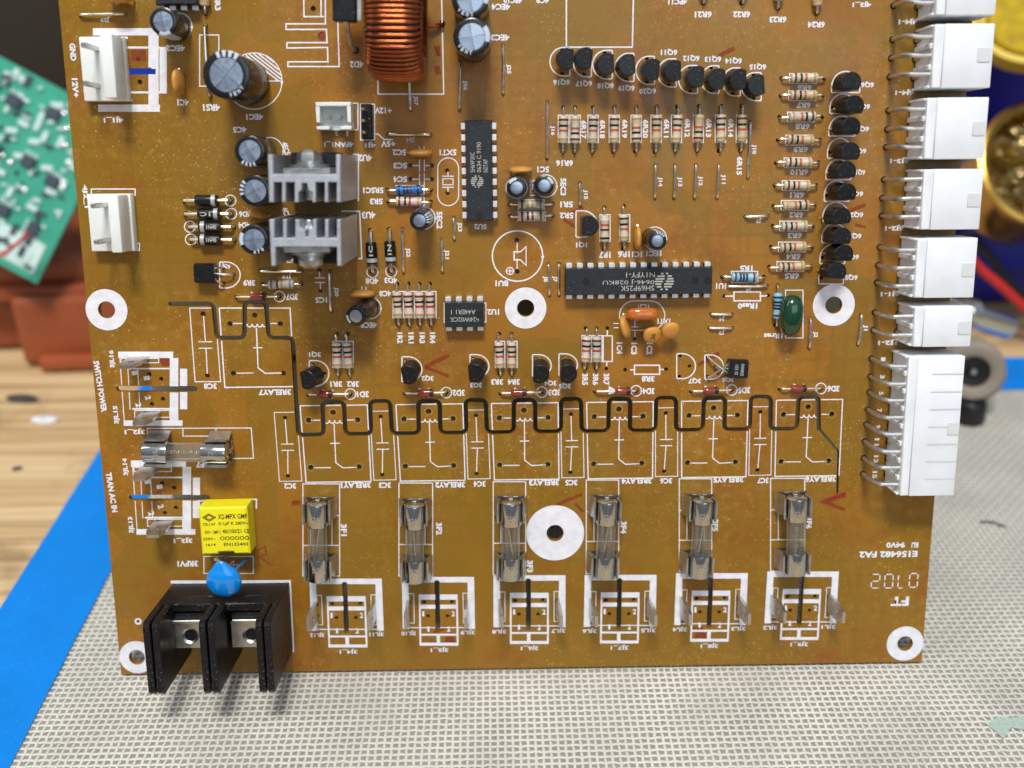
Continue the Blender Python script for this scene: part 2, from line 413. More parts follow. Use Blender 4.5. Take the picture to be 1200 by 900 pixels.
# woven silicone-coated glass mat: film plus real weft and warp strands
PIT = 1.82
MX0, MX1, MY0, MY1 = -131.0, 260.0, -75.0, 152.0
def weave_mesh():
    nx = int((MX1 - MX0) / PIT); ny = int((MY1 - MY0) / PIT)
    V, Fc = [], []
    prof = [(-.38, -.10), (0, .10), (.38, -.10)]
    base = 0
    rnd = np.random.default_rng(3)
    def strands(count, steps, along_x):
        nonlocal base
        t = np.arange(steps * 2 + 1) * PIT / 2
        for j in range(count):
            ph = np.where(((np.arange(steps * 2 + 1) // 2) + j) % 2 == 0, 1., -1.) * (np.arange(steps * 2 + 1) % 2)
            amp = (.13 if along_x else .17)
            zz = ph * amp * (1 if along_x else -1)
            jit = rnd.normal(0, .06, steps * 2 + 1) + .14 * np.sin(t / 37 + j * .11)
            A = np.empty((len(t), 3, 3))
            w = 1.0 if along_x else .86
            for q, (o, z) in enumerate(prof):
                if along_x:
                    A[:, q, 0] = MX0 + t; A[:, q, 1] = MY0 + (j + .5) * PIT + o * w + jit; 
                else:
                    A[:, q, 0] = MX0 + (j + .5) * PIT + o * w + jit; A[:, q, 1] = MY0 + t
                A[:, q, 2] = zz + z
            V.append(A.reshape(-1, 3))
            k = np.arange(len(t) - 1) * 3 + base
            for q in (0, 1):
                f = np.stack([k + q, k + 3 + q, k + 4 + q, k + 1 + q], 1)
                Fc.append(f if not along_x else f[:, ::-1])
            base += len(t) * 3
    strands(ny, nx, True); strands(nx, ny, False)
    V = np.concatenate(V) * MM; Fc = np.concatenate(Fc)
    me = bpy.data.meshes.new('weave')
    me.vertices.add(len(V)); me.vertices.foreach_set('co', V.ravel().astype(np.float32))
    me.loops.add(len(Fc) * 4); me.loops.foreach_set('vertex_index', Fc.ravel().astype(np.int32))
    me.polygons.add(len(Fc)); me.polygons.foreach_set('loop_start', np.arange(len(Fc), dtype=np.int32) * 4)
    me.update(calc_edges=True); me.polygons.foreach_set('use_smooth', [True] * len(Fc))
    me.materials.append(mat('mat_strand', (202, 199, 190), .17, var=.14, vscale=38, spec=.6))
    return me
mat_root = obj('woven_mat', G().box(MX0, MX1, MY0, MY1, -.70, -.16, .1).mesh('mat_film', mat('mat_film', (142, 138, 128), .33, var=.12, vscale=60)))
thing(mat_root, 'beige woven silicone bench mat under the bottom edge of the board', 'mat')
obj('weave', weave_mesh(), mat_root, kind='stuff')

M_TAPE = mat('blue_tape', (0, 124, 214), .42, spec=.35, var=.06, vscale=60, bump=.5, bscale=110, dust=.25)
def tape(name, x0, x1, y0, y1, label, z=0.):
    n = 40; lx = (x1 - x0) > (y1 - y0)
    out = []
    for i in range(n + 1):
        t = i / n
        j = random.uniform(-.12, .12)
        out.append((x0 + (x1 - x0) * t, y0 + j) if lx else (x1 + j, y0 + (y1 - y0) * t))
    for i in range(n, -1, -1):
        t = i / n
        j = random.uniform(-.12, .12)
        out.append((x0 + (x1 - x0) * t, y1 + j) if lx else (x0 + j, y0 + (y1 - y0) * t))
    thing(obj(name, G().prism(out, .32 + z, .50 + z).mesh(name, M_TAPE)), label, 'tape', 'blue tape strips holding the mat')
tape('tape_strip', -144.5, -118.7, -80, 176, 'blue tape strip along the side edge of the mat by the wood')
tape('tape_strip', -118, 330, 147.5, 175, 'blue tape strip along the far edge of the mat behind the white plugs', .2)

# ================================================================== THE BOARD
board = bpy.data.objects.new('circuit_board', None); COL.objects.link(board)
board.empty_display_size = .05
board.matrix_world = BOARD_M
thing(board, 'amber brown circuit board crowded with soldered parts, standing on the woven mat', 'circuit board')

HOLES = []      # (x, y, r) mm
SLOTS = []      # polygon outlines
def hole(u, v, r=.5):
    x, y = bp(u, v); HOLES.append((x, y, r)); return x, y
def round_path(pts, rad, n=5):
    P = [Vector(p) for p in pts]; out = [P[0]]
    for i in range(1, len(P) - 1):
        a, b = (P[i - 1] - P[i]), (P[i + 1] - P[i])
        r = min(rad, a.length * .45, b.length * .45)
        p0 = P[i] + a.normalized() * r; p1 = P[i] + b.normalized() * r
        for k in range(n + 1):
            t = k / n; out.append(p0 * (1 - t) ** 2 + P[i] * (2 * t * (1 - t)) + p1 * t ** 2)
    out.append(P[-1]); return out
def slot(pts_mm, w, rad=1.4):
    P = round_path(pts_mm, rad); n = len(P); Lf, Rt = [], []
    CUTS.append((P, w, (min(p.x for p in P) - w, min(p.y for p in P) - w), (max(p.x for p in P) + w, max(p.y for p in P) + w)))
    for i in range(n):
        d = (P[min(i + 1, n - 1)] - P[max(i - 1, 0)]).normalized(); k = Vector((-d.y, d.x)) * (w / 2)
        Lf.append(P[i] + k); Rt.append(P[i] - k)
    d0 = (P[0] - P[1]).normalized(); d1 = (P[-1] - P[-2]).normalized()
    def capp(c, d):
        a0 = math.atan2(d.y, d.x)
        return [c + Vector((math.cos(a0 + t), math.sin(a0 + t))) * (w / 2) for t in (PI / 3, PI / 9, -PI / 9, -PI / 3)]
    SLOTS.append([tuple(p) for p in Lf + capp(P[-1], d1) + Rt[::-1] + capp(P[0], d0)])

# printed outlines: each outline a part of its own
ZS = .035
JOBS = []
CUTS = []       # slot centre lines (points, width)
def in_slot(x, y):
    for pts, w, lo, hi in CUTS:
        if not (lo[0] <= x <= hi[0] and lo[1] <= y <= hi[1]): continue
        for p, q_ in zip(pts, pts[1:]):
            d = q_ - p; L2 = d.length_squared
            t = 0 if L2 == 0 else max(0, min(1, ((x - p.x) * d.x + (y - p.y) * d.y) / L2))
            if (p.x + d.x * t - x) ** 2 + (p.y + d.y * t - y) ** 2 < (w / 2) ** 2: return True
    return False
def cut_strip(g, pts, w, z, closed):
    P = [Vector(p) for p in pts]
    if closed: P = P + [P[0]]
    S = [P[0]]
    for p, q_ in zip(P, P[1:]):
        n = max(1, int((q_ - p).length / .18))
        S += [p + (q_ - p) * (k / n) for k in range(1, n + 1)]
    keep = [not in_slot(p.x, p.y) for p in S]
    if all(keep): g.strip(pts, w, z, closed); return
    run = []
    for p, k in list(zip(S, keep)) + [(None, False)]:
        if k: run.append(p)
        else:
            if len(run) > 1: g.strip(run, w, z)
            run = []
def cut_quad(g, a, b, c, d, z):
    a, b, c, d = Vector(a), Vector(b), Vector(c), Vector(d)
    nu = max(1, int((b - a).length / .3)); nv = max(1, int((d - a).length / .3))
    at = lambda u, v: (a * (1 - u) + b * u) * (1 - v) + (d * (1 - u) + c * u) * v
    cells = [(i, j) for i in range(nu) for j in range(nv)]
    hit = [in_slot(*at((i + .5) / nu, (j + .5) / nv)) for i, j in cells]
    if not any(hit): g.add([tuple(p) + (z,) for p in (a, b, c, d)], [(0, 1, 2, 3)]); return
    for (i, j), h in zip(cells, hit):
        if not h: g.add([tuple(at(u, v)) + (z,) for u, v in ((i / nu, j / nv), ((i + 1) / nu, j / nv), ((i + 1) / nu, (j + 1) / nv), (i / nu, (j + 1) / nv))], [(0, 1, 2, 3)])
def silk(polys, label=None, w=.22, name='printed_outline'):
    """polys: list of (points_px, closed, width_mm or None)"""
    silk_mm([([bp(*p) for p in q[0]], q[1], (q[2] if len(q) > 2 and q[2] else w) * 1.15) for q in polys], w, name, label)
def silk_mm(polys, w=.22, name='printed_outline', label=None):
    def job():
        g = G()
        for i, q in enumerate(polys): cut_strip(g, q[0], q[2] if len(q) > 2 and q[2] else w, ZS + .004 * i, q[1])
        obj(name, g.mesh(name, M_SILK, False), board, label=label)
    JOBS.append(job)
def bars(rects, label=None, name='printed_outline', lines=()):
    """solid printed rectangles in photo pixels (or ready quads in mm)"""
    def job():
        g = G()
        for i, q in enumerate(rects):
            if len(q) == 4 and not isinstance(q[0], tuple):
                x0, y0, x1, y1 = q; q = (bp(x0, y1), bp(x1, y1), bp(x1, y0), bp(x0, y0))
            cut_quad(g, *q, ZS + .004 * (i + 1))
        for P in lines: cut_strip(g, P, .2, ZS + .05, True)
        obj(name, g.mesh(name, M_SILK, False), board, label=label)
    JOBS.append(job)
def arc_px(cx, cy, r, a0=0, a1=360, n=40, ry=None):
    return [(cx + r * math.cos(math.radians(a0 + (a1 - a0) * i / n)), cy + (ry or r) * math.sin(math.radians(a0 + (a1 - a0) * i / n))) for i in range(n + 1)]
def rect(x0, y0, x1, y1): return [(x0, y0), (x1, y0), (x1, y1), (x0, y1)]
def text_mesh(s, width, height, m, bold=.018):
    cu = bpy.data.curves.new('t', 'FONT'); cu.body = s; cu.size = 1; cu.offset = bold; cu.resolution_u = 2
    cu.align_x = 'LEFT'
    o = bpy.data.objects.new('t', cu)
    me = bpy.data.meshes.new_from_object(o)
    bpy.data.objects.remove(o); bpy.data.curves.remove(cu)
    n = len(me.vertices); co = np.empty(n * 3, np.float32); me.vertices.foreach_get('co', co); co = co.reshape(-1, 3)
    lo, hi = co.min(0), co.max(0)
    co[:, 0] = (co[:, 0] - (lo[0] + hi[0]) / 2) * (width / max(1e-6, hi[0] - lo[0]))
    co[:, 1] = (co[:, 1] - (lo[1] + hi[1]) / 2) * (height / max(1e-6, hi[1] - lo[1]))
    co[:, 2] = 0
    me.vertices.foreach_set('co', (co * MM).ravel()); me.materials.clear(); me.materials.append(m); me.update()
    return me
def word(s, u, v, w, h, rot=180, parent=None, m=None, z=ZS + .012, hh=0., name='printed_lettering'):
    k = scale_at(u, v); x, y = bp(u, v, hh)
    me = cached(('txt', s, round(w / k, 1), round(h / k, 1), (m or M_SILK).name), lambda: text_mesh(s, w / k, h / k, m or M_SILK, .045))
    return obj(name, me, parent or board, (x, y, z), math.radians(rot))

# ---------------- parts builders
def lead_mesh(L, z, r=.30):
    # from hole at -L/2 up and across to the body near 0
    return cached(('lead', round(L, 1), z, r), lambda: G().tube([(-L / 2, 0, -.9), (-L / 2, 0, z * .45), (-L / 2 + .12, 0, z * .8), (-L / 2 + .45, 0, z), (-L / 2 + 1.0, 0, z + .02), (-min(1.2, L / 4), 0, z)], r, 8).mesh('lead', M_TIN))
def axial(name, p1, p2, body_fn, z, lead_r, label, subs, shift=0.):
    x1, y1 = hole(*p1); x2, y2 = hole(*p2)
    L = math.hypot(x2 - x1, y2 - y1); a = math.atan2(y2 - y1, x2 - x1) + random.uniform(-.05, .05)
    cx, cy = (x1 + x2) / 2, (y1 + y2) / 2
    o = obj(name, body_fn, board, (cx, cy, 0), a, label)
    me = lead_mesh(L, z, lead_r)
    obj('lead', me, o); obj('lead', me, o, rot=PI)
    for nm, mm_, x in subs: obj(nm, mm_, o, (x, 0, 0))
    return o
RZ1 = 1.25
def res_body(m, s=1.):
    def f():
        pr = [(0, -3.25), (.45, -3.2), (.95, -3.0), (1.14, -2.6), (1.14, -1.9), (1.0, -1.45), (.95, -.8), (.95, .8), (1.0, 1.45), (1.14, 1.9), (1.14, 2.6), (.95, 3.0), (.45, 3.2), (0, 3.25)]
        return G().lathe([(r * s, z) for r, z in pr], 18, TR(0, 0, RZ1) @ RY(PI / 2)).mesh('body', m)
    return cached(('res', m.name, s), f)
def band_mesh(c, end):
    r = 1.165 if end else .985
    return cached(('band', c, end), lambda: G().lathe([(r - .12, -.27), (r, -.25), (r, .25), (r - .12, .27)], 18, TR(0, 0, RZ1) @ RY(PI / 2), False).mesh('colour_band', band(c)))
def resistor(p1, p2, desig, kind='beige', cols=('brown', 'black', 'orange', 'gold'), flip=False):
    m = dict(beige=random.choice((M_RES, M_RES2, M_RES3)), pink=M_RESP, blue=M_RESB, pale=M_RESC)[kind]
    xs = [-2.2, -.85, .25, 2.2] if len(cols) == 4 else [-2.2, -1.0, -.25, .5, 2.2]
    subs = [('colour_band', band_mesh(c, abs(x) > 1.8), -x if flip else x) for c, x in zip(cols, xs)]
    word_ = {'beige': 'beige', 'pink': 'pinkish beige', 'blue': 'bright blue', 'pale': 'pale blue'}[kind]
    return axial('resistor', p1, p2, res_body(m), RZ1, .29, f'{word_} banded resistor at printed mark {desig}', subs)
def jumper(p1, p2, desig, sag=0.):
    x1, y1 = hole(*p1, .45); x2, y2 = hole(*p2, .45)
    L = math.hypot(x2 - x1, y2 - y1); a = math.atan2(y2 - y1, x2 - x1)
    h = .75 + sag
    pts = [(-L / 2, 0, -.9), (-L / 2, 0, .1), (-L / 2 + .15, 0, .55 * h), (-L / 2 + .6, 0, h * .9), (-L / 4, 0, h), (0, 0, h * 1.02), (L / 4, 0, h), (L / 2 - .6, 0, h * .9), (L / 2 - .15, 0, .55 * h), (L / 2, 0, .1), (L / 2, 0, -.9)]
    me = cached(('jump', round(L, 1), round(h, 2)), lambda: G().tube(pts, .33, 8).mesh('jumper_wire', M_TIN))
    return obj('jumper_wire', me, board, ((x1 + x2) / 2, (y1 + y2) / 2, 0), a, f'straight tinned jumper wire at printed mark {desig}')
def signal_diode(p1, p2, desig, bx):
    body = cached('do35', lambda: G().lathe([(0, -2.0), (.55, -1.95), (.85, -1.6), (.92, -1.1), (.92, 1.1), (.85, 1.6), (.55, 1.95), (0, 2.0)], 16, TR(0, 0, 1.25) @ RY(PI / 2)).mesh('body', M_RGLASS))
    bk = cached('do35b', lambda: G().lathe([(.8, -.38), (.96, -.36), (.96, .36), (.8, .38)], 16, TR(0, 0, 1.25) @ RY(PI / 2), False).mesh('cathode_band', band('black')))
    x1, y1 = hole(*p1); x2, y2 = hole(*p2, .55)
    xb, yb = bp(bx, (p1[1] + p2[1]) / 2, 1.3)
    a = math.atan2(y2 - y1, x2 - x1)
    o = obj('signal_diode', body, board, (xb, yb, 0), a, f'small red glass diode at printed mark {desig}')
    d1 = math.hypot(xb - x1, yb - y1); d2 = math.hypot(x2 - xb, y2 - yb)
    for d, s in ((d1, -1), (d2, 1)):
        obj('lead', G().tube([(s * d, 0, -.9), (s * d, 0, .5), (s * (d - .5), 0, 1.15), (s * max(1.9, d - 1.4), 0, 1.25), (s * 1.7, 0, 1.25)], .28, 8).mesh('lead', M_TIN), o)
    obj('cathode_band', bk, o, (1.25, 0, 0))
    return o
def power_diode(p1, p2, c, desig, cath, r=1.32, L=5.2, txt=''):
    """p1,p2 holes; c body centre px; cath +1 when the silver ring is at the p2 end"""
    body = cached(('do41', r, L), lambda: G().lathe([(0, -L / 2), (r * .86, -L / 2), (r, -L / 2 + .3), (r, L / 2 - .3), (r * .86, L / 2), (0, L / 2)], 18, TR(0, 0, 1.6) @ RY(PI / 2)).mesh('body', M_TO92))
    rg = cached(('do41b', r), lambda: G().lathe([(r - .1, -.5), (r + .03, -.47), (r + .03, .47), (r - .1, .5)], 18, TR(0, 0, 1.6) @ RY(PI / 2), False).mesh('cathode_band', mat('silver_print', (176, 178, 180), .4, .3)))
    x1, y1 = hole(*p1, .6); x2, y2 = hole(*p2, .6)
    xb, yb = bp(c[0], c[1], 2.2)
    a = math.atan2(y2 - y1, x2 - x1)
    o = obj('rectifier_diode', body, board, (xb, yb, 0), a, f'black rectifier diode with silver ring at printed mark {desig}')
    d1 = math.hypot(xb - x1, yb - y1); d2 = math.hypot(x2 - xb, y2 - yb)
    for d, s in ((d1, -1), (d2, 1)):
        obj('lead', G().tube([(s * d, 0, -.9), (s * d, 0, .7), (s * (d - .5), 0, 1.5), (s * max(L / 2, d - 1.2), 0, 1.6), (s * (L / 2 - .2), 0, 1.6)], .42, 8).mesh('lead', M_TIN), o)
    obj('cathode_band', rg, o, (cath * (L / 2 - .95), 0, 0))
    if txt:
        mk = text_mesh(txt, 2.4, .95, M_MARK, .03)
        obj('marking', mk, o, (-cath * .6, 0, 1.6 + r + .015), PI if cath > 0 else 0)
    return o
def can_mesh(r, h):
    return cached(('can', r, h), lambda: G().lathe([(0, .3), (r * .9, .3), (r, .75), (r, 1.7), (r * .94, 2.05), (r * .94, 2.2), (r, 2.55), (r, h - .35), (r - .12, h - .1), (r - .35, h), (r * (.72 if r > 2.6 else .64), h + .02), (r * (.70 if r > 2.6 else .62), h - .12), (0, h - .14)], 32).mesh('sleeve', M_SLEEVE))
def can_top(r, h):
    def f():
        g = G(); R = r * .70
        if r < 2.6:
            R = r * .62
            return g.lathe([(R, h - .10), (R * .9, h - .06), (R * .4, h - .03), (0, h - .02)], 26).mesh('vent_top', M_ALU)
        for q in range(4):
            n = 9; vs = [(.02, .02, h + .03)]
            for i in range(n):
                a = math.radians(1.2 + 87.6 * i / (n - 1)); vs.append((R * math.cos(a), R * math.sin(a), h - .05 - .035 * math.sin(PI * i / (n - 1))))
            vs.append((.02, .02, h - .18))
            for i in range(n):
                a = math.radians(1.2 + 87.6 * i / (n - 1)); vs.append((R * math.cos(a), R * math.sin(a), h - .2))
            fs = [(0, i, i + 1) for i in range(1, n)]
            k = n + 1
            fs += [(i, k + i, k + i + 1, i + 1) for i in range(1, n)] + [(0, k, k + 1, 1), (n, k + n, k, 0)]
            g.add(vs, fs, RZ(q * PI / 2))
        return g.mesh('vent_top', M_ALU, False)
    return cached(('cantop', r, h), f)
def can_stripe(r, h, dashes):
    def f():
        g = G(); A = math.radians(34); n = 10 if not dashes else 5
        def seg(a0, a1):
            k = 4; pr = [(r + .015, 2.7), (r + .015, h - .34), (r - .11, h - .085), (r - .35, h + .012), (r * .73, h + .03)]
            vs = []; 
            for rr, z in pr:
                for i in range(k + 1):
                    a = a0 + (a1 - a0) * i / k; vs.append((rr * math.cos(a), rr * math.sin(a), z))
            fs = [(j * (k + 1) + i, j * (k + 1) + i + 1, (j + 1) * (k + 1) + i + 1, (j + 1) * (k + 1) + i) for j in range(len(pr) - 1) for i in range(k)]
            g.add(vs, fs)
        if dashes:
            for q in range(4):
                a = -A + 2 * A * q / 4; seg(a, a + 2 * A / 4 * .55)
        else: seg(-A * .8, A * .8)
        return g.mesh('polarity_stripe', M_STRIPE)
    return cached(('canst', r, h, dashes), f)
def electrolytic(u, v, r, h, desig, stripe=90, dashes=True, cross=20, tilt=None, rim=None, rim_a=-90, size='small'):
    x, y = bp(u, v, h)
    rot = RZ(0)
    if tilt:
        rot = RY(math.radians(tilt[0])) @ RX(math.radians(tilt[1]))
        off = rot @ Vector((0, 0, h)); x -= off.x; y -= off.y
    o = obj('electrolytic_capacitor', can_mesh(r, h), board, (x, y, 0), rot, f'{size} black electrolytic capacitor with silver vent top at printed mark {desig}')
    obj('vent_top', can_top(r, h), o, rot=math.radians(cross))
    obj('polarity_stripe', can_stripe(r, h, dashes), o, rot=math.radians(stripe))
    if rim:
        rm = (r * .72 + r - .3) / 2
        for i, ch in enumerate(rim):
            a = math.radians(rim_a) + (i - (len(rim) - 1) / 2) * (.95 / rm)
            obj('printed_lettering', cached(('rimc', ch), lambda: text_mesh(ch, .6, .85, M_STRIPE, .05)), o, (rm * math.cos(a), rm * math.sin(a), h + .03), a + PI / 2)
    g = cached('canleads', lambda: G().tube([(-1.25, 0, -.8), (-1.25, 0, .6)], .3, 6).tube([(1.25, 0, -.8), (1.25, 0, .6)], .3, 6).mesh('lead_pair', M_TIN))
    return o
def d_outline(R=2.35, flat=1.45, n=22):
    a0 = math.acos(flat / R)
    return [(R * math.cos(a0 + (2 * PI - 2 * a0) * i / n), R * math.sin(a0 + (2 * PI - 2 * a0) * i / n)) for i in range(n + 1)]
def to92_body(): return cached('to92', lambda: G().prism(d_outline(), 2.7, 7.4, .12).mesh('body', M_TO92, True, 25))
def transistor(u, v, rot, desig, tilt=(0, 0), h=7.4, holes=None):
    R = RY(math.radians(tilt[0])) @ RX(math.radians(tilt[1])) @ RZ(math.radians(rot))
    x, y = bp(u, v, h); off = R @ Vector((0, 0, h)); x -= off.x; y -= off.y
    o = obj('transistor', to92_body(), board, (x, y, h * (1 - math.cos(math.radians(max(abs(tilt[0]), abs(tilt[1])))))), R, f'black half-round transistor at printed mark {desig}')
    ld = cached('to92lead', lambda: G().tube([(0, 0, -1.6), (0, 0, 2.8)], .26, 6).mesh('lead', M_TIN))
    for k in (-1.27, 0, 1.27): obj('lead', ld, o, (.2, k, 0))
    return o
def d_silk(x0, y0, x1, y1, flat, label):
    """printed D outline; flat: side of the straight edge"""
    if flat in 'LR':
        cy = (y0 + y1) / 2; ry = (y1 - y0) / 2; rx = x1 - x0
        pts = [(0, 1)] + [(math.sin(a), math.cos(a)) for a in [PI * i / 24 for i in range(25)]] + [(0, -1)]
        f = .30
        P = []
        for sx, sy in pts:
            xx = f + (1 - f) * sx if sx > 0 or True else 0
            P.append((xx, sy))
        P = [(0, .93), (.04, 1)] + P[1:-1] + [(.04, -1), (0, -.93)]
        Q = [((x0 + rx * a) if flat == 'L' else (x1 - rx * a), cy + ry * b) for a, b in P]
    else:
        cx = (x0 + x1) / 2; rx = (x1 - x0) / 2; h = y1 - y0; f = .25
        P = [(.93, 0), (1, .04)] + [(math.cos(a), f + (1 - f) * math.sin(a)) for a in [PI * i / 24 for i in range(25)]] + [(-1, .04), (-.93, 0)]
        Q = [(cx + rx * a, (y1 - h * b) if flat == 'B' else (y0 + h * b)) for a, b in P]
    silk([(Q, True)], label, .26)
def dip(cu, cv, npin, rowpitch, rot, desig, body_len, body_w, markings, h0=.5, h1=3.6, notch=-1, es=1.):
    """dual in-line chip; local x along the rows"""
    x, y = bp(cu, cv, h1)
    def f():
        a, b = body_len / 2, body_w / 2
        g = G(); t = .28; zm = (h0 + h1) / 2
        def ring(k, z): return [(-a + k, -b + k, z), (a - k, -b + k, z), (a - k, b - k, z), (-a + k, b - k, z)]
        vs = ring(t, h0) + ring(0, zm - .15) + ring(0, zm + .15) + ring(t * .8, h1 - .05) + ring(t * .8 + .06, h1)
        fs = [(3, 2, 1, 0), (16, 17, 18, 19)]
        for i in range(4):
            for k in range(4): fs.append((i * 4 + k, i * 4 + (k + 1) % 4, i * 4 + 4 + (k + 1) % 4, i * 4 + 4 + k))
        return g.add(vs, fs).mesh('body', M_CHIP, False)
    o = obj('chip', cached(('dip', body_len, body_w), f), board, (x, y, 0), math.radians(rot), f'black {npin} pin chip at printed mark {desig}')
    def pinf():
        g = G()
        g.box(-.72, .72, -.02, 1.0, 1.72, 2.0, .06); g.box(-.72, .72, .80, 1.06, -.1, 1.98, .06); g.box(-.26, .26, .82, 1.04, -1., .1)
        return g.mesh('pin', M_PIN)
    pm = cached('pin', pinf)
    n = npin // 2
    for i in range(n):
        px_ = (i - (n - 1) / 2) * 2.54
        obj('pin', pm, o, (px_, body_w / 2 - .1, 0)); obj('pin', pm, o, (px_, -body_w / 2 + .1, 0), PI)
    obj('notch', cached('notch', lambda: G().lathe([(.0, 0), (.9, 0), (.9, .03)], 20).mesh('notch', mat('chip_recess', (14, 16, 18), .6), False)), o, (notch * (body_len / 2 - 1.2), 0, h1 + .004))  # flat dark disc: the notch's shade is put into its colour
    for s, mx, my, w, hh, r in markings:
        if s == '@':
            g = G()
            for i in range(7):
                yy = -1.25 + 2.5 * i / 6; xx = math.sqrt(max(0, 1.35 ** 2 - yy ** 2)) * 1.1
                cut = .28 * math.sin(yy * 2.4)
                g.box(-xx, cut - .22, yy - .12, yy + .12, 0, .01); g.box(cut + .22, xx, yy - .12, yy + .12, 0, .01)
            obj('emblem', G().add(g.v, g.f, Matrix.Diagonal((es, es, 1, 1))).mesh('emblem', M_MARK, False), o, (mx, my, h1 + .006), math.radians(r))
        else:
            obj('marking', text_mesh(s, w, hh, M_MARK, .0), o, (mx, my, h1 + .01), math.radians(r))
    return o
def disc_cap(u, v, rot, desig, r=2.9, t=.95, lean=0., h=3.4, m=None, holes=None, tone='tan'):
    """ceramic disc standing on edge; rot = direction of the disc's face normal"""
    x, y = bp(u, v, h)
    me = cached(('disc', r, t, (m or M_TAN).name), lambda: G().blob(r, t, r, .85, 26, 16).mesh('body', m or M_TAN))
    R = RZ(math.radians(rot - 90)) @ RX(math.radians(lean))
    o = obj('ceramic_capacitor', me, board, (x, y, h), R, f'small {tone} ceramic disc capacitor at printed mark {desig}')
    ld = cached(('discl', h, r), lambda: G().tube([(0, 0, -h - .8), (0, 0, -r * .7), (-.6, 0, -r * .3)], .26, 6).mesh('lead', M_TIN))
    obj('lead', ld, o, (-2.3, 0, 0)); obj('lead', ld, o, (2.3, 0, 0))
    return o

# ---------------- resistors
RB = [('brown', 'black', 'orange', 'gold'), ('black', 'red', 'black', 'gold')]
row = [((660, 125.7), (659.5, 178.5), '6R16'), ((674, 125.7), (673, 178.5), '6R17'), ((695, 125.7), (694, 178.5), '6R18'), ((720, 125), (718.7, 178), '6R19'),
       ((745.7, 125), (744.2, 177.5), '6R20'), ((769.5, 125), (767.2, 178), '6R11'), ((793.5, 125), (791, 178), '6R12'), ((819, 124.2), (816.5, 177), '6R13'),
       ((845, 124), (842.2, 177), '6R14'), ((869, 124), (867.5, 177), '6R15')]
for i, (a, b, d) in enumerate(row):
    resistor(a, b, d, flip=i % 3 == 1)
    cx = (a[0] + b[0]) / 2
    silk([(rect(cx - 5.5, 135, cx + 6.5, 167), True)], f'printed rectangle under resistor {d}')
for s_, u_, v_ in (('6R17', 684, 152), ('6R18', 706, 151.5), ('6R19', 732, 151), ('6R20', 756.5, 151), ('6R11', 781, 150.5), ('6R12', 805.5, 150), ('6R13', 830.5, 150), ('6R14', 856.5, 150), ('6R15', 866.5, 194.5)): word(s_, u_, v_, 21, 6.5, -90)
word('6R16', 661.5, 191.3, 20, 7)
colr = [((915.6, 91.6), (965.8, 91.9), '6R6'), ((914.7, 112), (964.6, 111.7), '6R7'), ((913.3, 137), (963.5, 137), '6R8'), ((911.5, 163.9), (961, 163.9), '6R9'),
        ((909.2, 190.7), (959.4, 190.2), '6R10'), ((907.7, 217.3), (956.7, 217), '6R1'), ((906.3, 241.5), (955.6, 239.5), '6R2'), ((905.4, 264.7), (953.2, 264.7), '6R3'),
        ((903.4, 289.2), (952, 289.2), '6R4'), ((901.3, 312.6), (950.6, 311.4), '6R5')]
for i, (a, b, d) in enumerate(colr):
    resistor(a, b, d, flip=i % 4 == 2)
    cx, cy = (a[0] + b[0]) / 2, (a[1] + b[1]) / 2
    silk([(rect(cx - 15.5, cy - 5.5, cx + 16, cy + 6), True)], f'printed rectangle under resistor {d}')
    word(d, cx + 2, cy + 11.2, 17 if len(d) < 4 else 21, 6.5)
for x1, x2, d in ((465.7, 467, '1R2'), (478.7, 479.5, '1R1'), (491.7, 492, '1R3'), (504, 505, '1R4')):
    resistor((x1, 332.5), (x2, 381), d, 'pink' if d != '1R2' else 'beige', ('brown', 'black', 'red' if d in ('1R3', '1R4') else 'brown', 'gold'))
    silk([(rect(x1 - 5, 341.5, x1 + 7, 372.5), True)], f'printed rectangle under resistor {d}')
    word(d, x1 + 3, 396, 13, 6.5, -90)
resistor((454, 222.5), (505, 222.7), '5RSC1', 'blue', ('navy', 'navy', 'navy', 'brown', 'navy'))
resistor((454.5, 236), (505, 236.2), '5R3', 'pink', ('brown', 'black', 'red', 'gold'))
resistor((597, 239.5), (647.5, 239), '5R1', 'beige', ('brown', 'gold', 'gold', 'grey'))
resistor((597.5, 253.2), (647.5, 252.7), '5R2', 'pink', ('brown', 'black', 'brown', 'green'))
resistor((708.2, 243), (707.5, 292), '1R7', 'beige', ('pale', 'orange', 'brown', 'black'))
resistor((731, 241.5), (730, 291.5), '1R6', 'beige', ('brown', 'black', 'orange', 'gold'))
resistor((846.2, 324.5), (895, 324.2), '1R5', 'pale', ('brown', 'navy', 'navy', 'navy', 'brown'))
resistor((911.2, 334.2), (908.3, 381.4), '1Rres', 'pale', ('navy', 'black', 'navy', 'black', 'brown'))
for a, b, d, k in (((394.7, 391.2), (396.7, 439.5), '3R1', 'pink'), ((407.5, 391.2), (409.7, 439.5), '3R2', 'beige'), ((585, 391.2), (585.5, 438.7), '3R3', 'pink'), ((599.5, 391.2), (599.5, 438.7), '3R4', 'beige'),
                   ((686.5, 384.5), (685.7, 432), '3R5', 'pink'), ((699, 384.5), (698.2, 432), '3R6', 'beige')):
    resistor(a, b, d, k, ('brown', 'black', 'red' if k == 'beige' else 'orange', 'gold'))
    silk([(rect(a[0] - 4.5, a[1] + 8.7, a[0] + 6.5, a[1] + 39.5), True)], f'printed rectangle under resistor {d}')
resistor((308, 333), (353.7, 332.5), '3R9', 'beige', ('grey', 'brown', 'gold', 'grey'))
for u, d, yb in ((824, '6R21', 4), (869, '6R22', 4), (911.5, '6R23', 10), (956.5, '6R24', 16)):
    resistor((u, yb - 50), (u, yb), d, 'beige'); word(d, u, yb + 13, 20, 7)
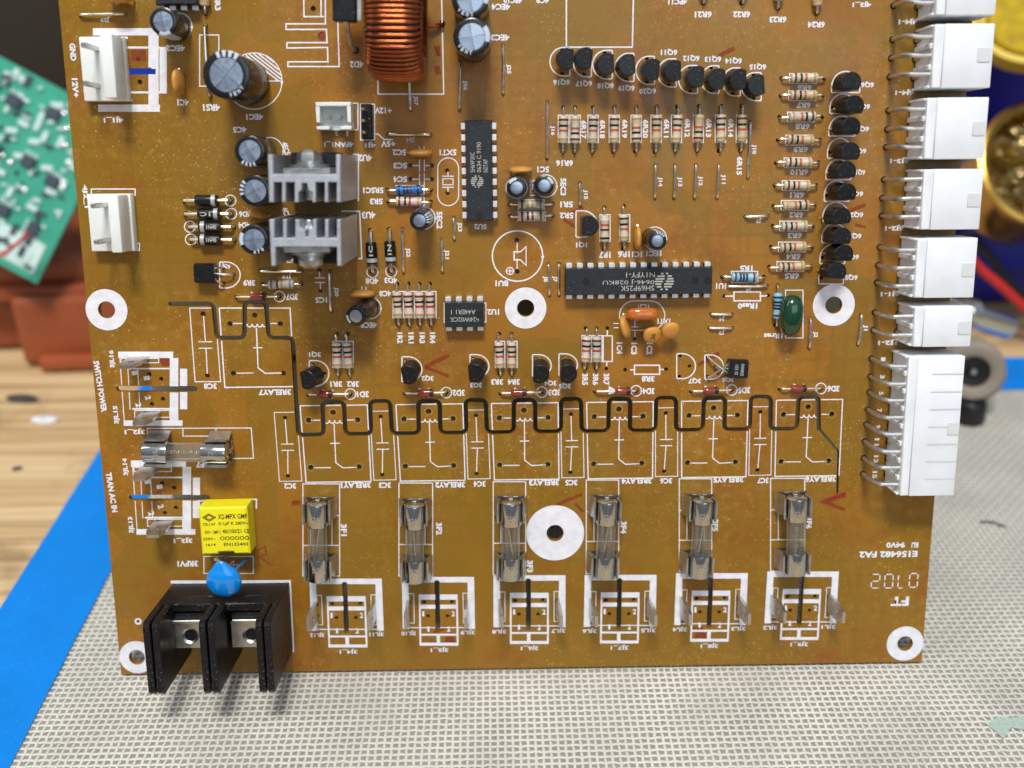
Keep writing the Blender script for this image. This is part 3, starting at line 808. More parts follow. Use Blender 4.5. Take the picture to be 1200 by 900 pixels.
resistor((241, -34), (241, 16), '4R3', 'beige'); word('4R3', 255, 4, 16, 7, -90)

# ---------------- jumper wires
for a, b, d, lab in (((94, 18), (147, 17), 'J29', (123, 23, 180)), ((479.5, 76), (481, 129), 'J27', (487, 118, -90)), ((539, 73), (538.5, 129), 'J26', (545, 100, -90)),
                     ((589.5, 53), (589.5, 110), 'J25', (596, 81, -90)), ((454.5, 157.5), (504.5, 158), 'J24', (481, 163.5, 180)), ((641.5, 119.5), (641, 185.5), 'J16', (647.5, 153, -90)),
                     ((879, 143), (876, 208), 'J10', (883.5, 175, -90)), ((768, 193.5), (767, 232), 'J14', (773.5, 213, -90)), ((791, 193.5), (789.5, 232), 'J13', (796.5, 213, -90)),
                     ((815.5, 193), (813.5, 232), 'J12', (820.5, 212, -90)), ((842, 193), (840, 232), 'J11', (847.5, 210, -90)), ((679.5, 214.5), (679.5, 240.5), 'J15', (686, 228, -90)),
                     ((532, 255), (532.5, 280.5), 'J23', (538.5, 266, -90)), ((517.5, 280.5), (518.5, 318.5), 'J21', (523.5, 298, -90)), ((471.5, 268), (473, 319), 'J22', (478, 296, -90)),
                     ((643, 309), (643.7, 345.5), 'J8', (639, 327, -90)), ((655, 309), (655, 345.5), 'J7', (650, 327, -90)), ((873, 254), (899.6, 252.5), 'J9', (889, 258.5, 180)),
                     ((386, 317.5), (388, 365), 'J20', (394, 342, -90)), ((949.5, 374), (948, 407.6), 'J2', (955.5, 392, -90)), ((1009, 368.6), (1004.9, 403.3), 'J1', (1014, 384, -90)),
                     ((833, 368), (858, 368), 'J4', (846, 373.5, 180)), ((831, 384), (858, 384), 'J3', (846, 389.5, 180)), ((851.7, 335.2), (899, 335.2), 'J6', (877, 340, 180)), ((305, 317.5), (353.7, 318), 'J19', (336, 324, 180))):
    jumper(a, b, d, .25 if d in ('J29', 'J9') else 0)
    word(d, lab[0], lab[1], 11 if len(d) > 2 else 7, 6, lab[2])
shunt = jumper((241.7, 30), (247, 113), '4RS1', 1.4)
silk([(rect(234, 41, 256.5, 101), True)], 'printed rectangle beside the biggest electrolytic')

# ---------------- signal diodes
for a, b, d, bx in (((361, 462.5), (410.7, 461.7), '3D1', 381), ((474, 461), (523, 460), '3D2', 499), ((586, 461), (635, 459.5), '3D3', 608), ((697, 458.7), (745.5, 458), '3D4', 730),
                    ((809.5, 458.7), (857.5, 457), '3D5', 833), ((913.3, 455.8), (962, 455.2), '3D6', 936), ((276.7, 348), (327.5, 347.5), '3D7', 303)):
    signal_diode(a, b, d, bx)
    mx, my = (a[0] + b[0]) / 2, (a[1] + b[1]) / 2
    silk([(arc_px(b[0], b[1], 6.2), True, .22), ([(mx + 4, my - 6), (mx + 4, my + 5)], False, .2)], f'printed ring at the end of diode {d}')
    g = G(); P = [bp(mx - 8, my - 6.5), bp(mx - 8, my + 4), bp(mx + 3, my)]
    g.add([p + (ZS + .02,) for p in P], [(0, 1, 2)]); obj('printed_outline', g.mesh('printed_arrow', M_SILK, False), board)
    word(d, b[0] + 14.5, b[1] + .3, 14, 7.5)
# ---------------- rectifier diodes
for a, b, c, d, k, t in (((216, 235), (270, 235), (241.5, 235), '4D7', 1, ''), ((217, 250.5), (271, 250.5), (244.5, 250.8), '4D6', 1, '1C'), ((222.5, 265.7), (274, 266), (245.5, 266), '4D5', -1, '1N40'), ((223.7, 280.5), (275, 281), (245.5, 281), '4D4', -1, '1N40')):
    power_diode(a, b, c, d, k, txt=t)
    r = b if k > 0 else a
    silk([(arc_px(r[0], r[1], 6.4), True, .22)], f'printed ring at the end of diode {d}')
for a, b, c, d, t in (((434, 270), (436.5, 318.7), (435, 297), '4D8', '1C'), ((456, 268.7), (458.5, 318), (457, 295.5), '4D3', '1N')):
    power_diode(a, b, c, d, 1, txt=t)
    silk([(arc_px(b[0], b[1], 6.4), True, .22)], f'printed ring at the end of diode {d}'); word(d, b[0] - .5, b[1] + 10.5, 15, 7)
word('4D6', 287, 251, 14, 7); word('4D4', 286, 264, 13, 7)

# ---------------- transistors
q = [((664.5, 69), (644.5, 55.5, 667.7, 89), '6Q16', (658, 96)), ((686.5, 68), (671.7, 56, 693, 90), '6Q17', (684, 97.5)), ((712, 74.5), (694.5, 59, 717.5, 92.5), '6Q18', (709.5, 100)), ((737, 75.7), (721, 62.5, 743, 95.5), '6Q19', (734, 103)),
     ((765.5, 81.5), (745, 66, 767, 99), '6Q20', (759, 106.5)), ((791, 82.7), (770.7, 69, 792.5, 102), '6Q11', (784, 61)), ((817.5, 89.7), (795, 76.7, 817.5, 109.5), '6Q12', (810, 68)), ((842, 92.5), (821.7, 77, 842.5, 109.5), '6Q13', (835.5, 69)),
     ((867.5, 93), (846.7, 79.5, 867.5, 112.5), '6Q14', (859.5, 71)), ((888.7, 99.5), (869.5, 85, 892, 118), '6Q15', (888, 78))]
for i, (c, s, d, t) in enumerate(q):
    transistor(c[0], c[1], 0 + random.uniform(-7, 7), d, (min(5, i * .5) + random.uniform(-2, 3), random.uniform(-4, 4)))
    d_silk(*s, 'R', f'printed half-round outline under transistor {d}'); word(d, t[0], t[1], 19.5, 7.5)
    for k in (-1, 1): hole(s[2] - 9, (s[1] + s[3]) / 2 + k * 14, .45)
q = [((998, 96.5), (974.5, 83.7, 1007.5, 108.5), '6Q6'), ((1002, 124), (972.5, 110, 1003, 133), '6Q7'), ((998, 149.5), (971.3, 136, 1001.7, 159.5), '6Q8'), ((997, 179), (969.6, 162, 998.7, 185.5), '6Q9'), ((992.5, 201), (968, 186.7, 997.3, 210.5), '6Q10'),
     ((993, 227), (965.8, 211.7, 995, 236), '6Q1'), ((987, 255), (964.3, 237, 995, 259.8), '6Q2'), ((987, 278.5), (962.9, 262, 993, 284.5), '6Q3'), ((989.5, 298.5), (960.8, 286.6, 990, 309), '6Q4'), ((981, 319), (959.4, 311, 988.5, 332.7), '6Q5')]
for i, (c, s, d) in enumerate(q):
    transistor(c[0], c[1], -90 + random.uniform(-6, 6), d, (random.uniform(5, 11), random.uniform(-2, 2)))
    d_silk(*s, 'B', f'printed half-round outline under transistor {d}'); word(d, s[2] + 9, (s[1] + s[3]) / 2 + 3, 15, 7)
    hole(s[0] + 3, s[3] - 7, .45)
for c, s, d, t, tl in (((358.7, 445.5), (362.5, 422.5, 385.5, 452.5), '3Q1', (369, 415), (-18, 4)), ((478, 440), (471, 418, 494.5, 447.5), '3Q2', (501, 443), (-6, 8)), ((556, 438), (550.7, 415.5, 573, 442.5), '3Q3', (558, 451), (-9, 8)),
                       ((632, 439), (624, 415.5, 646, 441), '3Q4', (645, 448.5), (-4, 9)), ((665, 438.5), (655, 414.5, 676.7, 440), '3Q5', (662, 452), (0, 9))):
    transistor(c[0], c[1], 180 + random.uniform(-8, 8), d, (tl[0], tl[1]))
    d_silk(*s, 'L', f'printed half-round outline under transistor {d}'); word(d, t[0], t[1], 14, 7)
    hole(s[2] - 5, (s[1] + s[3]) / 2, .45)
    x1, y1 = bp(s[0] + 4, s[1] + 5); x2, y2 = bp(c[0], c[1] - 8, 2.6)
    obj('transistor_lead', G().tube([(x1, y1, -.5), (x1, y1, 1.2), (x1 * .6 + x2 * .4, y1 * .6 + y2 * .4, 2.3), (x2, y2, 2.9)], .3, 7).mesh('transistor_lead', M_TIN), board)
    hole(s[0] + 4, s[1] + 5, .45)
transistor(690, 265, 180, '1Q1', (2, 0)); d_silk(675, 247, 699.5, 278, 'L', 'printed half-round outline under transistor 1Q1'); word('1Q1', 681.5, 286.5, 13, 7)
d_silk(793, 414.5, 815, 443.7, 'L', 'empty printed half-round outline 3Q7'); word('3Q7', 814, 446, 15, 7)
for u, v in ((797, 417), (808, 429), (796, 441)): hole(u, v, .45)
d_silk(826, 416, 848, 444.5, 'L', 'printed half-round outline under the fallen transistor 3Q6'); word('3Q6', 853, 444.5, 14, 7)
def lying(u, v, d, label, leads, marks, zc=1.75):
    """transistor laid on its back, flat face up; d = direction the top points"""
    x, y = bp(u, v, 3.2); dv = Vector((d[0], d[1], 0)).normalized(); zx = Vector((0, 0, 1))
    R = Matrix.Identity(4); yv = dv.cross(zx)
    for i in range(3): R[i][0] = zx[i]; R[i][1] = yv[i]; R[i][2] = dv[i]
    off = R @ Vector((0, 0, 5.05))
    o = obj('transistor', to92_body(), board, (x - off.x, y - off.y, zc + .3), R, label)
    Ri = R.inverted(); org = Vector((x - off.x, y - off.y, zc + .3))
    for i, (hu, hv) in enumerate(leads):
        hx, hy = hole(hu, hv, .45)
        end = R @ Vector((.2, (1 - i) * 1.27, 2.9)) + org
        P = [Vector((hx, hy, -.8)), Vector((hx, hy, 1.0)), Vector((hx, hy, 1.5)) * .8 + end * .2, end * .8 + Vector((hx, hy, end.z)) * .2, end]
        obj('lead', G().tube([Ri @ (p - org) for p in P], .27, 7).mesh('lead', M_TIN), o)
    for s, a, b, w, h in marks:
        me = text_mesh(s, w, h, M_MARK, .01)
        obj('marking', me, o, (1.46, a, b), RY(PI / 2) @ RZ(PI / 2) if d[0] < 0 else RY(PI / 2) @ RZ(-PI / 2))
    return o
lying(865.5, 433, (1, -.05), 'black transistor lying flat with face up at printed mark 3Q6', [(829, 418), (838, 430), (829, 441)], [('SS8050', 0, 5.9, 3.0, .8), ('D 331', 0, 4.5, 2.4, .8)])
lying(239, 320.5, (-1, .02), 'black transistor lying on its back below four rectifier diodes', [(262, 313), (274, 321.5), (262, 332)], [])
d_silk(257.5, 307, 281.5, 337.5, 'L', 'printed half-round outline beside the fallen transistor'); word('3Q9', 265, 312, 10, 5.5, -15)

# ---------------- chips
dip(561.5, 200.3, 18, 7.62, -90, '5U2', 23.0, 6.3, [('SH69P20C', -1.95, -1.5, 4.5, 1.0, 180), ('0634 C 9190', -3.1, 0, 6.8, 1.0, 180), ('N2TAP', -1.15, 1.5, 2.9, 1.0, 180), ('@', 2.4, -.5, 0, 0, 90)], notch=1)
dip(749, 329.6, 28, 7.62, 180, '1U1', 35.2, 6.6, [('SH69P25K', .4, 1.65, 8.0, 1.25, 0), ('0646-J 028KU', 2.5, .1, 12.3, 1.25, 0), ('N1YFY-1', -.3, -1.5, 6.8, 1.2, 0), ('@', -6.0, .1, 0, 0, 0)], es=1.5)
dip(544, 369, 8, 7.62, 180, '1U2', 9.4, 6.3, [('b24W02CK', 0, 1.1, 6.8, 1.1, 0), ('A44ER1 1', .2, -.7, 5.8, 1.1, 0)])
c1 = [o for o in board.children if o.name.startswith('chip')]
for dx in (-13.4, 12.6):
    obj('mould_dimple', cached('dimple', lambda: G().lathe([(.0, 0), (.85, 0), (.9, .02)], 20).mesh('mould_dimple', mat('chip_recess', (14, 16, 18), .6), False)), c1[1], (dx, 0, 3.605))  # dimple shade painted as a flat dark disc
dip(205, -12, 8, 7.62, 0, '4U1', 9.4, 6.3, [])
word('5U2', 563, 265.5, 15, 6.5); word('1U1', 845, 335, 12, 7); word('1U2', 578, 365.5, 14, 7)
silk([(rect(520.5, 355, 569.5, 377.5), True)], 'printed outline under the eight pin chip')

# ---------------- electrolytic capacitors
electrolytic(191, 25, 3.0, 11, '4EC2', -85, False, 10)
electrolytic(265, 87.5, 5.0, 20, '4EC1', 88, True, -42, None, 'VENT', -60, 'the biggest')
electrolytic(292.5, 177, 3.4, 13, '4EC5', -95, True, 28, None, None, 0, 'medium')
electrolytic(298.7, 223.7, 3.5, 13, '4EC6', 170, True, 28, None, None, 0, 'medium')
electrolytic(297.5, 281, 3.4, 13, '4EC7', 175, False, 5, None, '470', -70, 'medium')
electrolytic(553, 43, 4.0, 15, '4EC3', 10, False, 10, None, 'VENT', -120, 'wide')
electrolytic(551, -2, 4.0, 15, '4EC4', 10, False, 10, None, 'VENT', -110, 'wide')
electrolytic(605.5, 220, 2.25, 10, '5EC1', 120, False, 0, None)
electrolytic(638, 217.5, 2.2, 10, '5EC3', 40, False, 0, None)
electrolytic(491.5, 258.7, 2.3, 10, '5EC2', 20, True, 0, (-3, 2))
electrolytic(416.5, 371, 2.4, 11, '4EC8', -160, False, 0, (-12, 6))
electrolytic(770.7, 282.5, 2.15, 10, '1EC1', 70, True, 0, (2, 2))
HT_L = []
for k in range(8):
    u0, v0 = 282 + k * 5.6, 60.
    P_ = [(u0 + t * 1.0, v0 + t * .78) for t in range(0, 60)]
    P_ = [q_ for q_ in P_ if math.hypot(q_[0] - 297.5, q_[1] - 95) < 32.5 and q_[1] < 94.5]
    if len(P_) > 2: HT_L.append(([P_[0], P_[-1]], False, .3))
silk([(arc_px(297.5, 95, 33), True)] + HT_L + [([(300, 95), (330, 95)], False)], 'printed hatched circle under the biggest electrolytic')
silk([(arc_px(639.5, 218, 13.2), True)], 'printed circle under capacitor 5EC3'); silk([(arc_px(605.5, 220, 12.5), True)], 'printed circle under capacitor 5EC1')
silk([(arc_px(497, 255.5, 13), True)], 'printed circle under capacitor 5EC2'); silk([(arc_px(434, 361, 12.5), True)], 'printed circle under capacitor 4EC8'); silk([(arc_px(767.5, 279.5, 13.5), True)], 'printed circle under capacitor 1EC1')
silk([(arc_px(316, 177, 16), True)], 'printed circle under capacitor 4EC5'); silk([(arc_px(209, 31, 16), True)], 'printed circle under capacitor 4EC2')
for s, u, v, w, r in (('4EC2', 206, 56.5, 22, 180), ('4EC1', 298.5, 137, 20, 180), ('4C5', 281, 152, 16, 180), ('4EC4', 587, 8, 22, 180), ('4EC3', 586, 44, 22, 180), ('5EC1', 624, 220, 19, -90), ('5EC3', 660, 219, 20, -90), ('5EC2', 515, 258, 20, -90), ('4EC8', 432, 381, 19, 180), ('1EC1', 766, 297, 18, 180), ('4EC5', 335, 174, 15, -75)):
    word(s, u, v, w, 7, r)
for u, v in ((205, 31), (212, 31)): hole(u, v, .45)

# ---------------- ceramic discs and moulded capacitors
disc_cap(209, 96, 0, '4C1', 2.8, .95, 6); disc_cap(492.5, 179, 90, '5C2', 2.75, .85, 5); disc_cap(610.5, 199.3, 90, '5C1', 2.75, .85, 4); disc_cap(424.5, 344.5, 90, '4C8', 2.9, .9, 0)
disc_cap(747.5, 279, 0, '1C1', 2.6, .85, 0); disc_cap(733, 382.5, 15, '1C4', 2.8, 1.0, 20); disc_cap(303, 251, 70, '4C4', 2.4, .85, 10); disc_cap(139, -2, 90, '4C2', 2.8, .9, 0)
for u, v, r, d, t in ((764.5, 392.5, 2.15, '1C2', '20'), (786, 387.5, 2.2, '1C3', '')):
    x, y = bp(u, v, 4.4)
    o = obj('ceramic_capacitor', cached(('fdisc', r), lambda: G().blob(r, r, 1.0, .85, 26, 14).mesh('body', M_TAN)), board, (x, y, 4.0), RX(math.radians(22)) @ RY(math.radians(8)), f'tan ceramic disc capacitor turned face up at printed mark {d}')
    obj('lead', G().tube([(1.0, -r * .7, .2), (1.1, -r * 1.1, -.6), (1.0, -r * 1.25, -2.2), (.9, -r * 1.25, -4.6)], .28, 7).mesh('lead', M_TIN), o)
    if t: obj('marking', text_mesh(t, 1.5, 1.1, M_INK), o, (0, 0, 1.02), math.radians(80))
x, y = bp(753.5, 369.5, 6.0)
o = obj('resonator', G().blob(3.9, 1.55, 2.9, .62, 30, 16).mesh('body', M_ORANGE), board, (x, y, 4.4), RX(math.radians(-12)), 'glossy orange brown ceramic resonator below the long chip')
for k in (-2.5, 2.5): obj('lead', G().tube([(k, 0, -5.2), (k, 0, -2.4)], .28, 7).mesh('lead', M_TIN), o)
x, y = bp(929.5, 370.6, 5.5)
o = obj('film_capacitor', G().blob(2.75, 5.0, 3.0, .80, 30, 20).mesh('body', M_GREEN), board, (x, y, 3.6), RZ(math.radians(-3)), 'glossy dark green film capacitor beside the pale blue resistor')
for k in (-3, 3): obj('lead', G().tube([(0, k, -4.4), (0, k, -1.6)], .3, 7).mesh('lead', M_TIN), o)
silk([(rect(920.5, 340, 941, 396), True)], 'printed outline under the green film capacitor'); word('1Rres', 906, 393.5, 22, 6.5)

# ---------------- yellow box capacitor
HB = 6.6
x0, y1 = bp(232.4, 594.7, HB); x1, y0 = bp(293, 649.5, HB)
w_, h_ = x1 - x0, y1 - y0
def ybox():
    a, b = w_ / 2, h_ / 2
    out = [(-a, -b), (-a * .36, -b), (-a * .28, -b + .55), (a * .28, -b + .55), (a * .36, -b), (a, -b), (a, b), (-a, b)]
    return G().prism(out, .2, HB, .45).mesh('case', M_YELLOW, False)
o = obj('box_capacitor', ybox(), board, ((x0 + x1) / 2, (y0 + y1) / 2, 0), math.radians(.6), 'yellow box capacitor with black lettering above the blue disc')
for s, lx, ly, lw, lh in (('X2-MPX GMF', .19, .30, .60, .105), ('0.1µF K 280V~', .20, .15, .62, .085), ('SZLCAP', -.30, .15, .26, .055), ('40/100/21 CE', .24, -.01, .56, .085), ('250V~ GMF C', -.24, -.02, .34, .07), ('250V~', -.32, -.16, .26, .06), ('OOOOOO', .20, -.155, .60, .085), ('1614', -.30, -.285, .20, .06), ('EN132400', .22, -.285, .50, .07)):
    obj('printed_lettering', text_mesh(s, lw * w_, lh * h_, M_INK, .02), o, (lx * w_, ly * h_, HB + .012))
g = G()
for k, wd in ((1.0, 0), (.62, 0)):
    g.strip([(-1.55 * k, 0), (0, -.95 * k), (1.55 * k, 0), (0, .95 * k)], .22, HB + .012, True)
obj('emblem', g.mesh('emblem', M_INK, False), o, (-.29 * w_, .29 * h_, 0))
silk([([(231, 587), (300.5, 585), (300.5, 596)], False, .3)], 'printed outline under the yellow capacitor')

# ---------------- blue disc varistor
x, y = bp(260.5, 681.5, 13)
def tear(p):
    t = max(0., (p.y / 4.3 - .78) / .22)
    return Vector((p.x - .35 * t, p.y + 1.3 * t ** 1.8, p.z))
o = obj('varistor', G().blob(4.25, 2.1, 4.3, .97, 44, 40, Matrix(((1, 0, 0, 0), (0, 0, 1, 0), (0, 1, 0, 0), (0, 0, 0, 1))), lambda p: (lambda q: Vector((q.x, q.z, q.y)))(tear(Vector((p.x, p.z, p.y))))).mesh('body', M_BLUE, True, 180), board, (x, y - .5, 11.5), RX(math.radians(10)), 'glossy bright blue teardrop varistor leaning over the black terminal block')
obj('lead', G().tube([(-.6, 5.4, 0), (-1.0, 5.9, .1), (-1.7, 5.6, -.6), (-1.9, 4.0, -4.0), (-1.9, -.6, -12)], .34, 8).mesh('lead', M_TIN), o)
obj('lead', G().tube([(2.6, 2.6, -.3), (3.4, 3.0, -1.2), (3.6, 2.0, -5), (3.6, -1.0, -12)], .34, 8).mesh('lead', mat('blue_coated_wire', (20, 96, 160), .4)), o)
silk([(rect(239, 652, 297, 672), True), ([(262, 662), (285, 662)], False), ([(266, 664), (274, 657), (274, 668)], True)], 'printed rectangle under the blue disc'); word('3RPV1', 220, 660.5, 24, 7.5)

# ---------------- inductor
xc, yc = bp(472, 33)
R0, R1, HW, ZC = 12.6, 6.4, 5.7, 14.0
def core():
    pr = [(R1 + .7, -HW + .6), (R0 - .6, -HW + .6), (R0 - .6, HW - .6), (R1 + .7, HW - .6), (R1 + .7, -HW + .6)]
    return G().lathe(pr, 48, RY(PI / 2), False).mesh('core', mat('iron_core', (50, 40, 30), .6))
def winding():
    pts = []; turns = 64; per = 18
    for i in range(turns * per + 1):
        t = i / per; a = 2 * PI * t * 1.0
        th = 2 * PI * (t / turns) * .93 + .018 * math.sin(t * .9) + random.uniform(-.003, .003)
        ca, sa = math.cos(a), math.sin(a)
        px_ = math.copysign(abs(ca) ** .55, ca) * (HW + .05); pr_ = math.copysign(abs(sa) ** .55, sa) * ((R0 - R1) / 2 + .1)
        r = (R0 + R1) / 2 + pr_
        pts.append((px_, r * math.cos(th), r * math.sin(th)))
    return G().tube(pts, .39, 8).mesh('winding', M_COPPER, True, 80)
o = obj('inductor', core(), board, (xc, yc, ZC), RZ(math.radians(-2)), 'copper wound toroid inductor standing at the top of the board')
obj('winding', winding(), o)
hx, hy = hole(518, 28, .8)
obj('lead', G().tube([(hx - xc, hy - yc, -ZC - .5), (hx - xc, hy - yc, -ZC + .8), (hx - xc - 2.4, hy - yc - .3, -ZC + 1.8), (hx - xc - 5, hy - yc + .5, -ZC + 2.4)], .55, 8).mesh('lead', M_COPPER), o)
silk([([(443, -5), (443, 110.3), (520, 110.3), (517.5, -5)], False, .28)], 'printed outline under the copper inductor')

# ---------------- tall power package 4D2
x, y = bp(403.5, 6, 14)
o = obj('power_diode', G().box(-2.5, 2.5, -3.3, 9, 11.2, 14.4, .25).mesh('body', M_TO92), board, (x, y, 0), math.radians(-2), 'black power package with bent legs beside the copper inductor')
obj('metal_tab', G().box(2.55, 3.6, -3.0, 12, 12.4, 13.2, .1).mesh('metal_tab', M_STEEL), o)
hx, hy = hole(417.5, 59, .8)
lx, ly = hx - x, hy - y
obj('lead', G().tube([(lx, ly, -.8), (lx, ly, 1.5), (lx - .3, ly + .6, 3.5), (.3, -4.6, 11.5), (.2, -3.0, 12.6)], .55, 8).mesh('lead', M_STEEL), o)
word('4D2', 418, 75.5, 16, 7.5)

# ---------------- heatsinks with regulators
HS = 27.0
def sink(upper):
    S = 5.807
    def c(px_, py_): return bp(280 + px_ / S, 165 + py_ / S, HS)
    if upper:
        out = [(195, 92), (233, 92), (233, 226), (660, 226), (660, 92), (692, 92), (692, 418), (664, 418), (664, 282), (607, 282), (607, 418), (583, 418), (583, 282), (523, 282), (523, 418), (498, 418), (498, 352), (470, 335), (462, 288), (430, 288), (428, 330), (406, 352), (406, 418), (378, 418), (378, 282), (318, 282), (318, 418), (292, 418), (292, 282), (238, 282), (238, 418), (205, 418)]
    else:
        out = [(205, 535), (242, 535), (242, 662), (298, 662), (298, 535), (326, 535), (326, 662), (382, 662), (382, 535), (412, 540), (418, 590), (450, 610), (455, 655), (470, 655), (474, 610), (502, 590), (502, 535), (528, 535), (528, 662), (584, 662), (584, 535), (610, 535), (610, 662), (666, 662), (666, 535), (692, 535), (698, 852), (668, 852), (666, 722), (250, 722), (250, 852), (220, 852)]
    P = [c(*p) for p in out]
    cx = sum(p[0] for p in P) / len(P); cy = sum(p[1] for p in P) / len(P)
    o = obj('heatsink', G().prism([(a - cx, b - cy) for a, b in P], 1.0, HS, .18).mesh('body', M_SINK, False), board, (cx, cy, 0), None,
            'finned aluminium heatsink at printed mark 4U2, upper of the pair' if upper else 'finned aluminium heatsink at printed mark 4U3, lower of the pair')
    sg = 1 if upper else -1       # regulator sits on this side of the web
    b0 = c(450, 226 if upper else 722); bx, by = b0[0] - cx, b0[1] - cy
    # clamped regulator: tab, black body, legs
    obj('regulator_tab', G().box(bx - 5, bx + 5, by + sg * .05 if sg > 0 else by - 1.3, by + 1.3 if sg > 0 else by - .05, 9, 25.2, .15).mesh('regulator_tab', M_STEEL), o)
    ya, yb = sorted((by + sg * 1.35, by + sg * 4.6))
    obj('regulator_body', G().box(bx - 5, bx + 5, ya, yb, 4.5, 15.5, .3).mesh('regulator_body', M_TO92), o)
    for k in (-2.54, 0, 2.54): obj('regulator_leg', cached('regleg', lambda: G().box(-.4, .4, -.25, .25, -.8, 4.8).mesh('regulator_leg', M_TIN)), o, (bx + k, by + sg * 2.4, 0))
    Ms = TR(bx, by, 21.0) @ RX(-sg * PI / 2)
    obj('washer', G().lathe([(1.6, 1.4), (4.2, 1.4), (4.2, 2.0), (1.6, 2.0)], 28, Ms).lathe([(1.4, 2.05), (3.0, 2.05), (3.0, 2.7), (1.4, 2.7)], 24, Ms).mesh('washer', M_STEEL), o)
    obj('screw_head', G().lathe([(0, 2.75), (2.7, 2.75), (2.75, 3.2), (2.5, 4.4), (1.6, 5.0), (0, 5.1)], 24 if not upper else 6, Ms).mesh('screw_head', M_STEEL, True, 30), o)
    th = []
    for i in range(13): th.append((1.25 + .22 * (i % 2), -1.2 - i * .36))
    obj('screw_thread', G().lathe(th[::-1], 18, Ms).mesh('screw_thread', M_STEEL, True, 80), o)
    return o
sink(True); sink(False)
silk([([(413.5, 181), (420, 181), (420, 236)], False, .3)], 'printed outline beside the upper heatsink'); silk([([(400, 247.5), (421.5, 247.5), (424, 303), (420, 303)], False, .3)], 'printed outline beside the lower heatsink')
word('4U2', 428, 185, 16, 8); word('4U3', 432, 252, 16, 8); word('4C7', 335, 249, 12, 7, -70); word('4C3', 341, 305, 11, 7)

# ---------------- white two-pin power headers on the left
def power_header(x0, x1, y0, y1, ridge, pins, label):
    """px of the base outline on the board; ridge = px x-range of the locking wall's foot"""
    a0, b1 = bp(x0, y0); a1, b0 = bp(x1, y1); cx, cy = (a0 + a1) / 2, (b0 + b1) / 2
    W, H = (a1 - a0) / 2, (b1 - b0) / 2
    r0, _ = bp(ridge[0], (y0 + y1) / 2); r1, _ = bp(ridge[1], (y0 + y1) / 2)
    o = obj('power_header', G().box(-W, W, -H, H, .1, 3.0, .25, 2).mesh('base', M_NYLON2), board, (cx, cy, 0), None, label)
    obj('locking_wall', G().box(r0 - cx, r1 - cx, -H + .15, H - .15, 3.02, 9.8, .3, 2).mesh('locking_wall', M_NYLON2), o)
    for (pu, pv) in pins:
        px_, py_ = bp(pu, pv, 3)
        obj('pin', cached('vhpin', lambda: G().box(-.55, .55, -.55, .55, -.8, 11.0, .2).mesh('pin', M_STEEL)), o, (px_ - cx, py_ - cy, 0))
    return o
power_header(98, 155, 45, 119, (138, 152), [(113.5, 57.5), (115, 101)], 'white two pin power header beside the GND print')
power_header(107, 163, 227, 293, (146, 158), [(124, 240), (127.5, 281)], 'white two pin header with nothing plugged in below the GND header')
silk([(rect(107, 221.5, 158.5, 229), True)], 'printed outline behind the lower white header'); silk([(rect(111, 285, 163.5, 293.5), True)], 'printed outline below the lower white header')
bars([(109, 33, 184, 41.5), (174, 41.5, 186, 122.5), (115, 122.5, 187.5, 131), (187, 55, 195.5, 109.5), (149, 54.5, 187, 57), (151, 107, 188, 109.5), (97, 43, 150, 45.5), (102, 116, 155, 119)], 'thick printed frame around the GND header')
for u, v in ((162, 69), (164, 96)): hole(u, v, .55)
slot([bp(112, 83), bp(179, 83.7)], 1.45)
word('GND', 85.5, 61, 20, 7, -90); word('12V+', 88.5, 103, 22, 7, -90); word('4J1_1', 133, 140, 23, 7.5); word('4C1', 214.5, 120, 13, 7.5); word('4RS1', 248, 126, 20, 8); word('4J2_1', 100, 230, 27, 6.5, -90)

# fan header and 3-pin header
a0, b1 = bp(374.5, 121.5); a1, b0 = bp(416, 153)
W, H = (a1 - a0) / 2, (b1 - b0) / 2
o = obj('fan_header', G().box(-W, W, -H, H, .1, 1.6, .1).mesh('base', M_NYLON2), board, ((a0 + a1) / 2, (b0 + b1) / 2, 0), None, 'small open white two pin fan header above the upper heatsink')
wl = G().box(-W, W, H - .9, H, 1.62, 5.8, .12).box(-W, -W + .9, -H + 1.6, H - .92, 1.62, 5.8, .12).box(W - .9, W, -H + 1.6, H - .92, 1.62, 5.8, .12)
obj('shroud_wall', wl.mesh('shroud_wall', M_NYLON2), o)
obj('front_wall', G().box(-W, -W * .25, -H, -H + .8, 1.62, 5.8, .12).mesh('front_wall', M_NYLON2), o); obj('front_wall', G().box(W * .35, W, -H, -H + .8, 1.62, 5.8, .12).mesh('front_wall', M_NYLON2), o)
for k in (-1.25, 1.25): obj('pin', cached('xhpin', lambda: G().box(-.32, .32, -.32, .32, -.8, 5.8, .1).mesh('pin', M_STEEL)), o, (k, -.2, 0))
silk([(rect(413, 121, 419.5, 152), True)], 'printed outline beside the fan header')
word('4FAN1_1', 397, 169, 34, 7); word('2', 394.5, 156.5, 4, 6); word('1', 407, 156.5, 2, 6)
a0, b1 = bp(424, 122.5); a1, b0 = bp(438.5, 163.5)
W, H = (a1 - a0) / 2, (b1 - b0) / 2
o = obj('pin_header', G().box(-1.25, 1.25, -H, H, .05, 2.6, .2).mesh('body', M_BLACK), board, ((a0 + a1) / 2, (b0 + b1) / 2, 0), None, 'black three pin header beside the fan header')
for k in (-2.54, 0, 2.54): obj('pin', cached('hpin', lambda: G().box(-.32, .32, -.32, .32, -.8, 8.4, .1).mesh('pin', mat('gold_pin', (206, 186, 130), .25, 1.))), o, (-.1, k, 0))
silk([(rect(422.5, 122, 439, 164), True), ([(440, 157), (443, 157), (450, 163.5), (461, 163.5)], False)], 'printed outline around the black pin header')
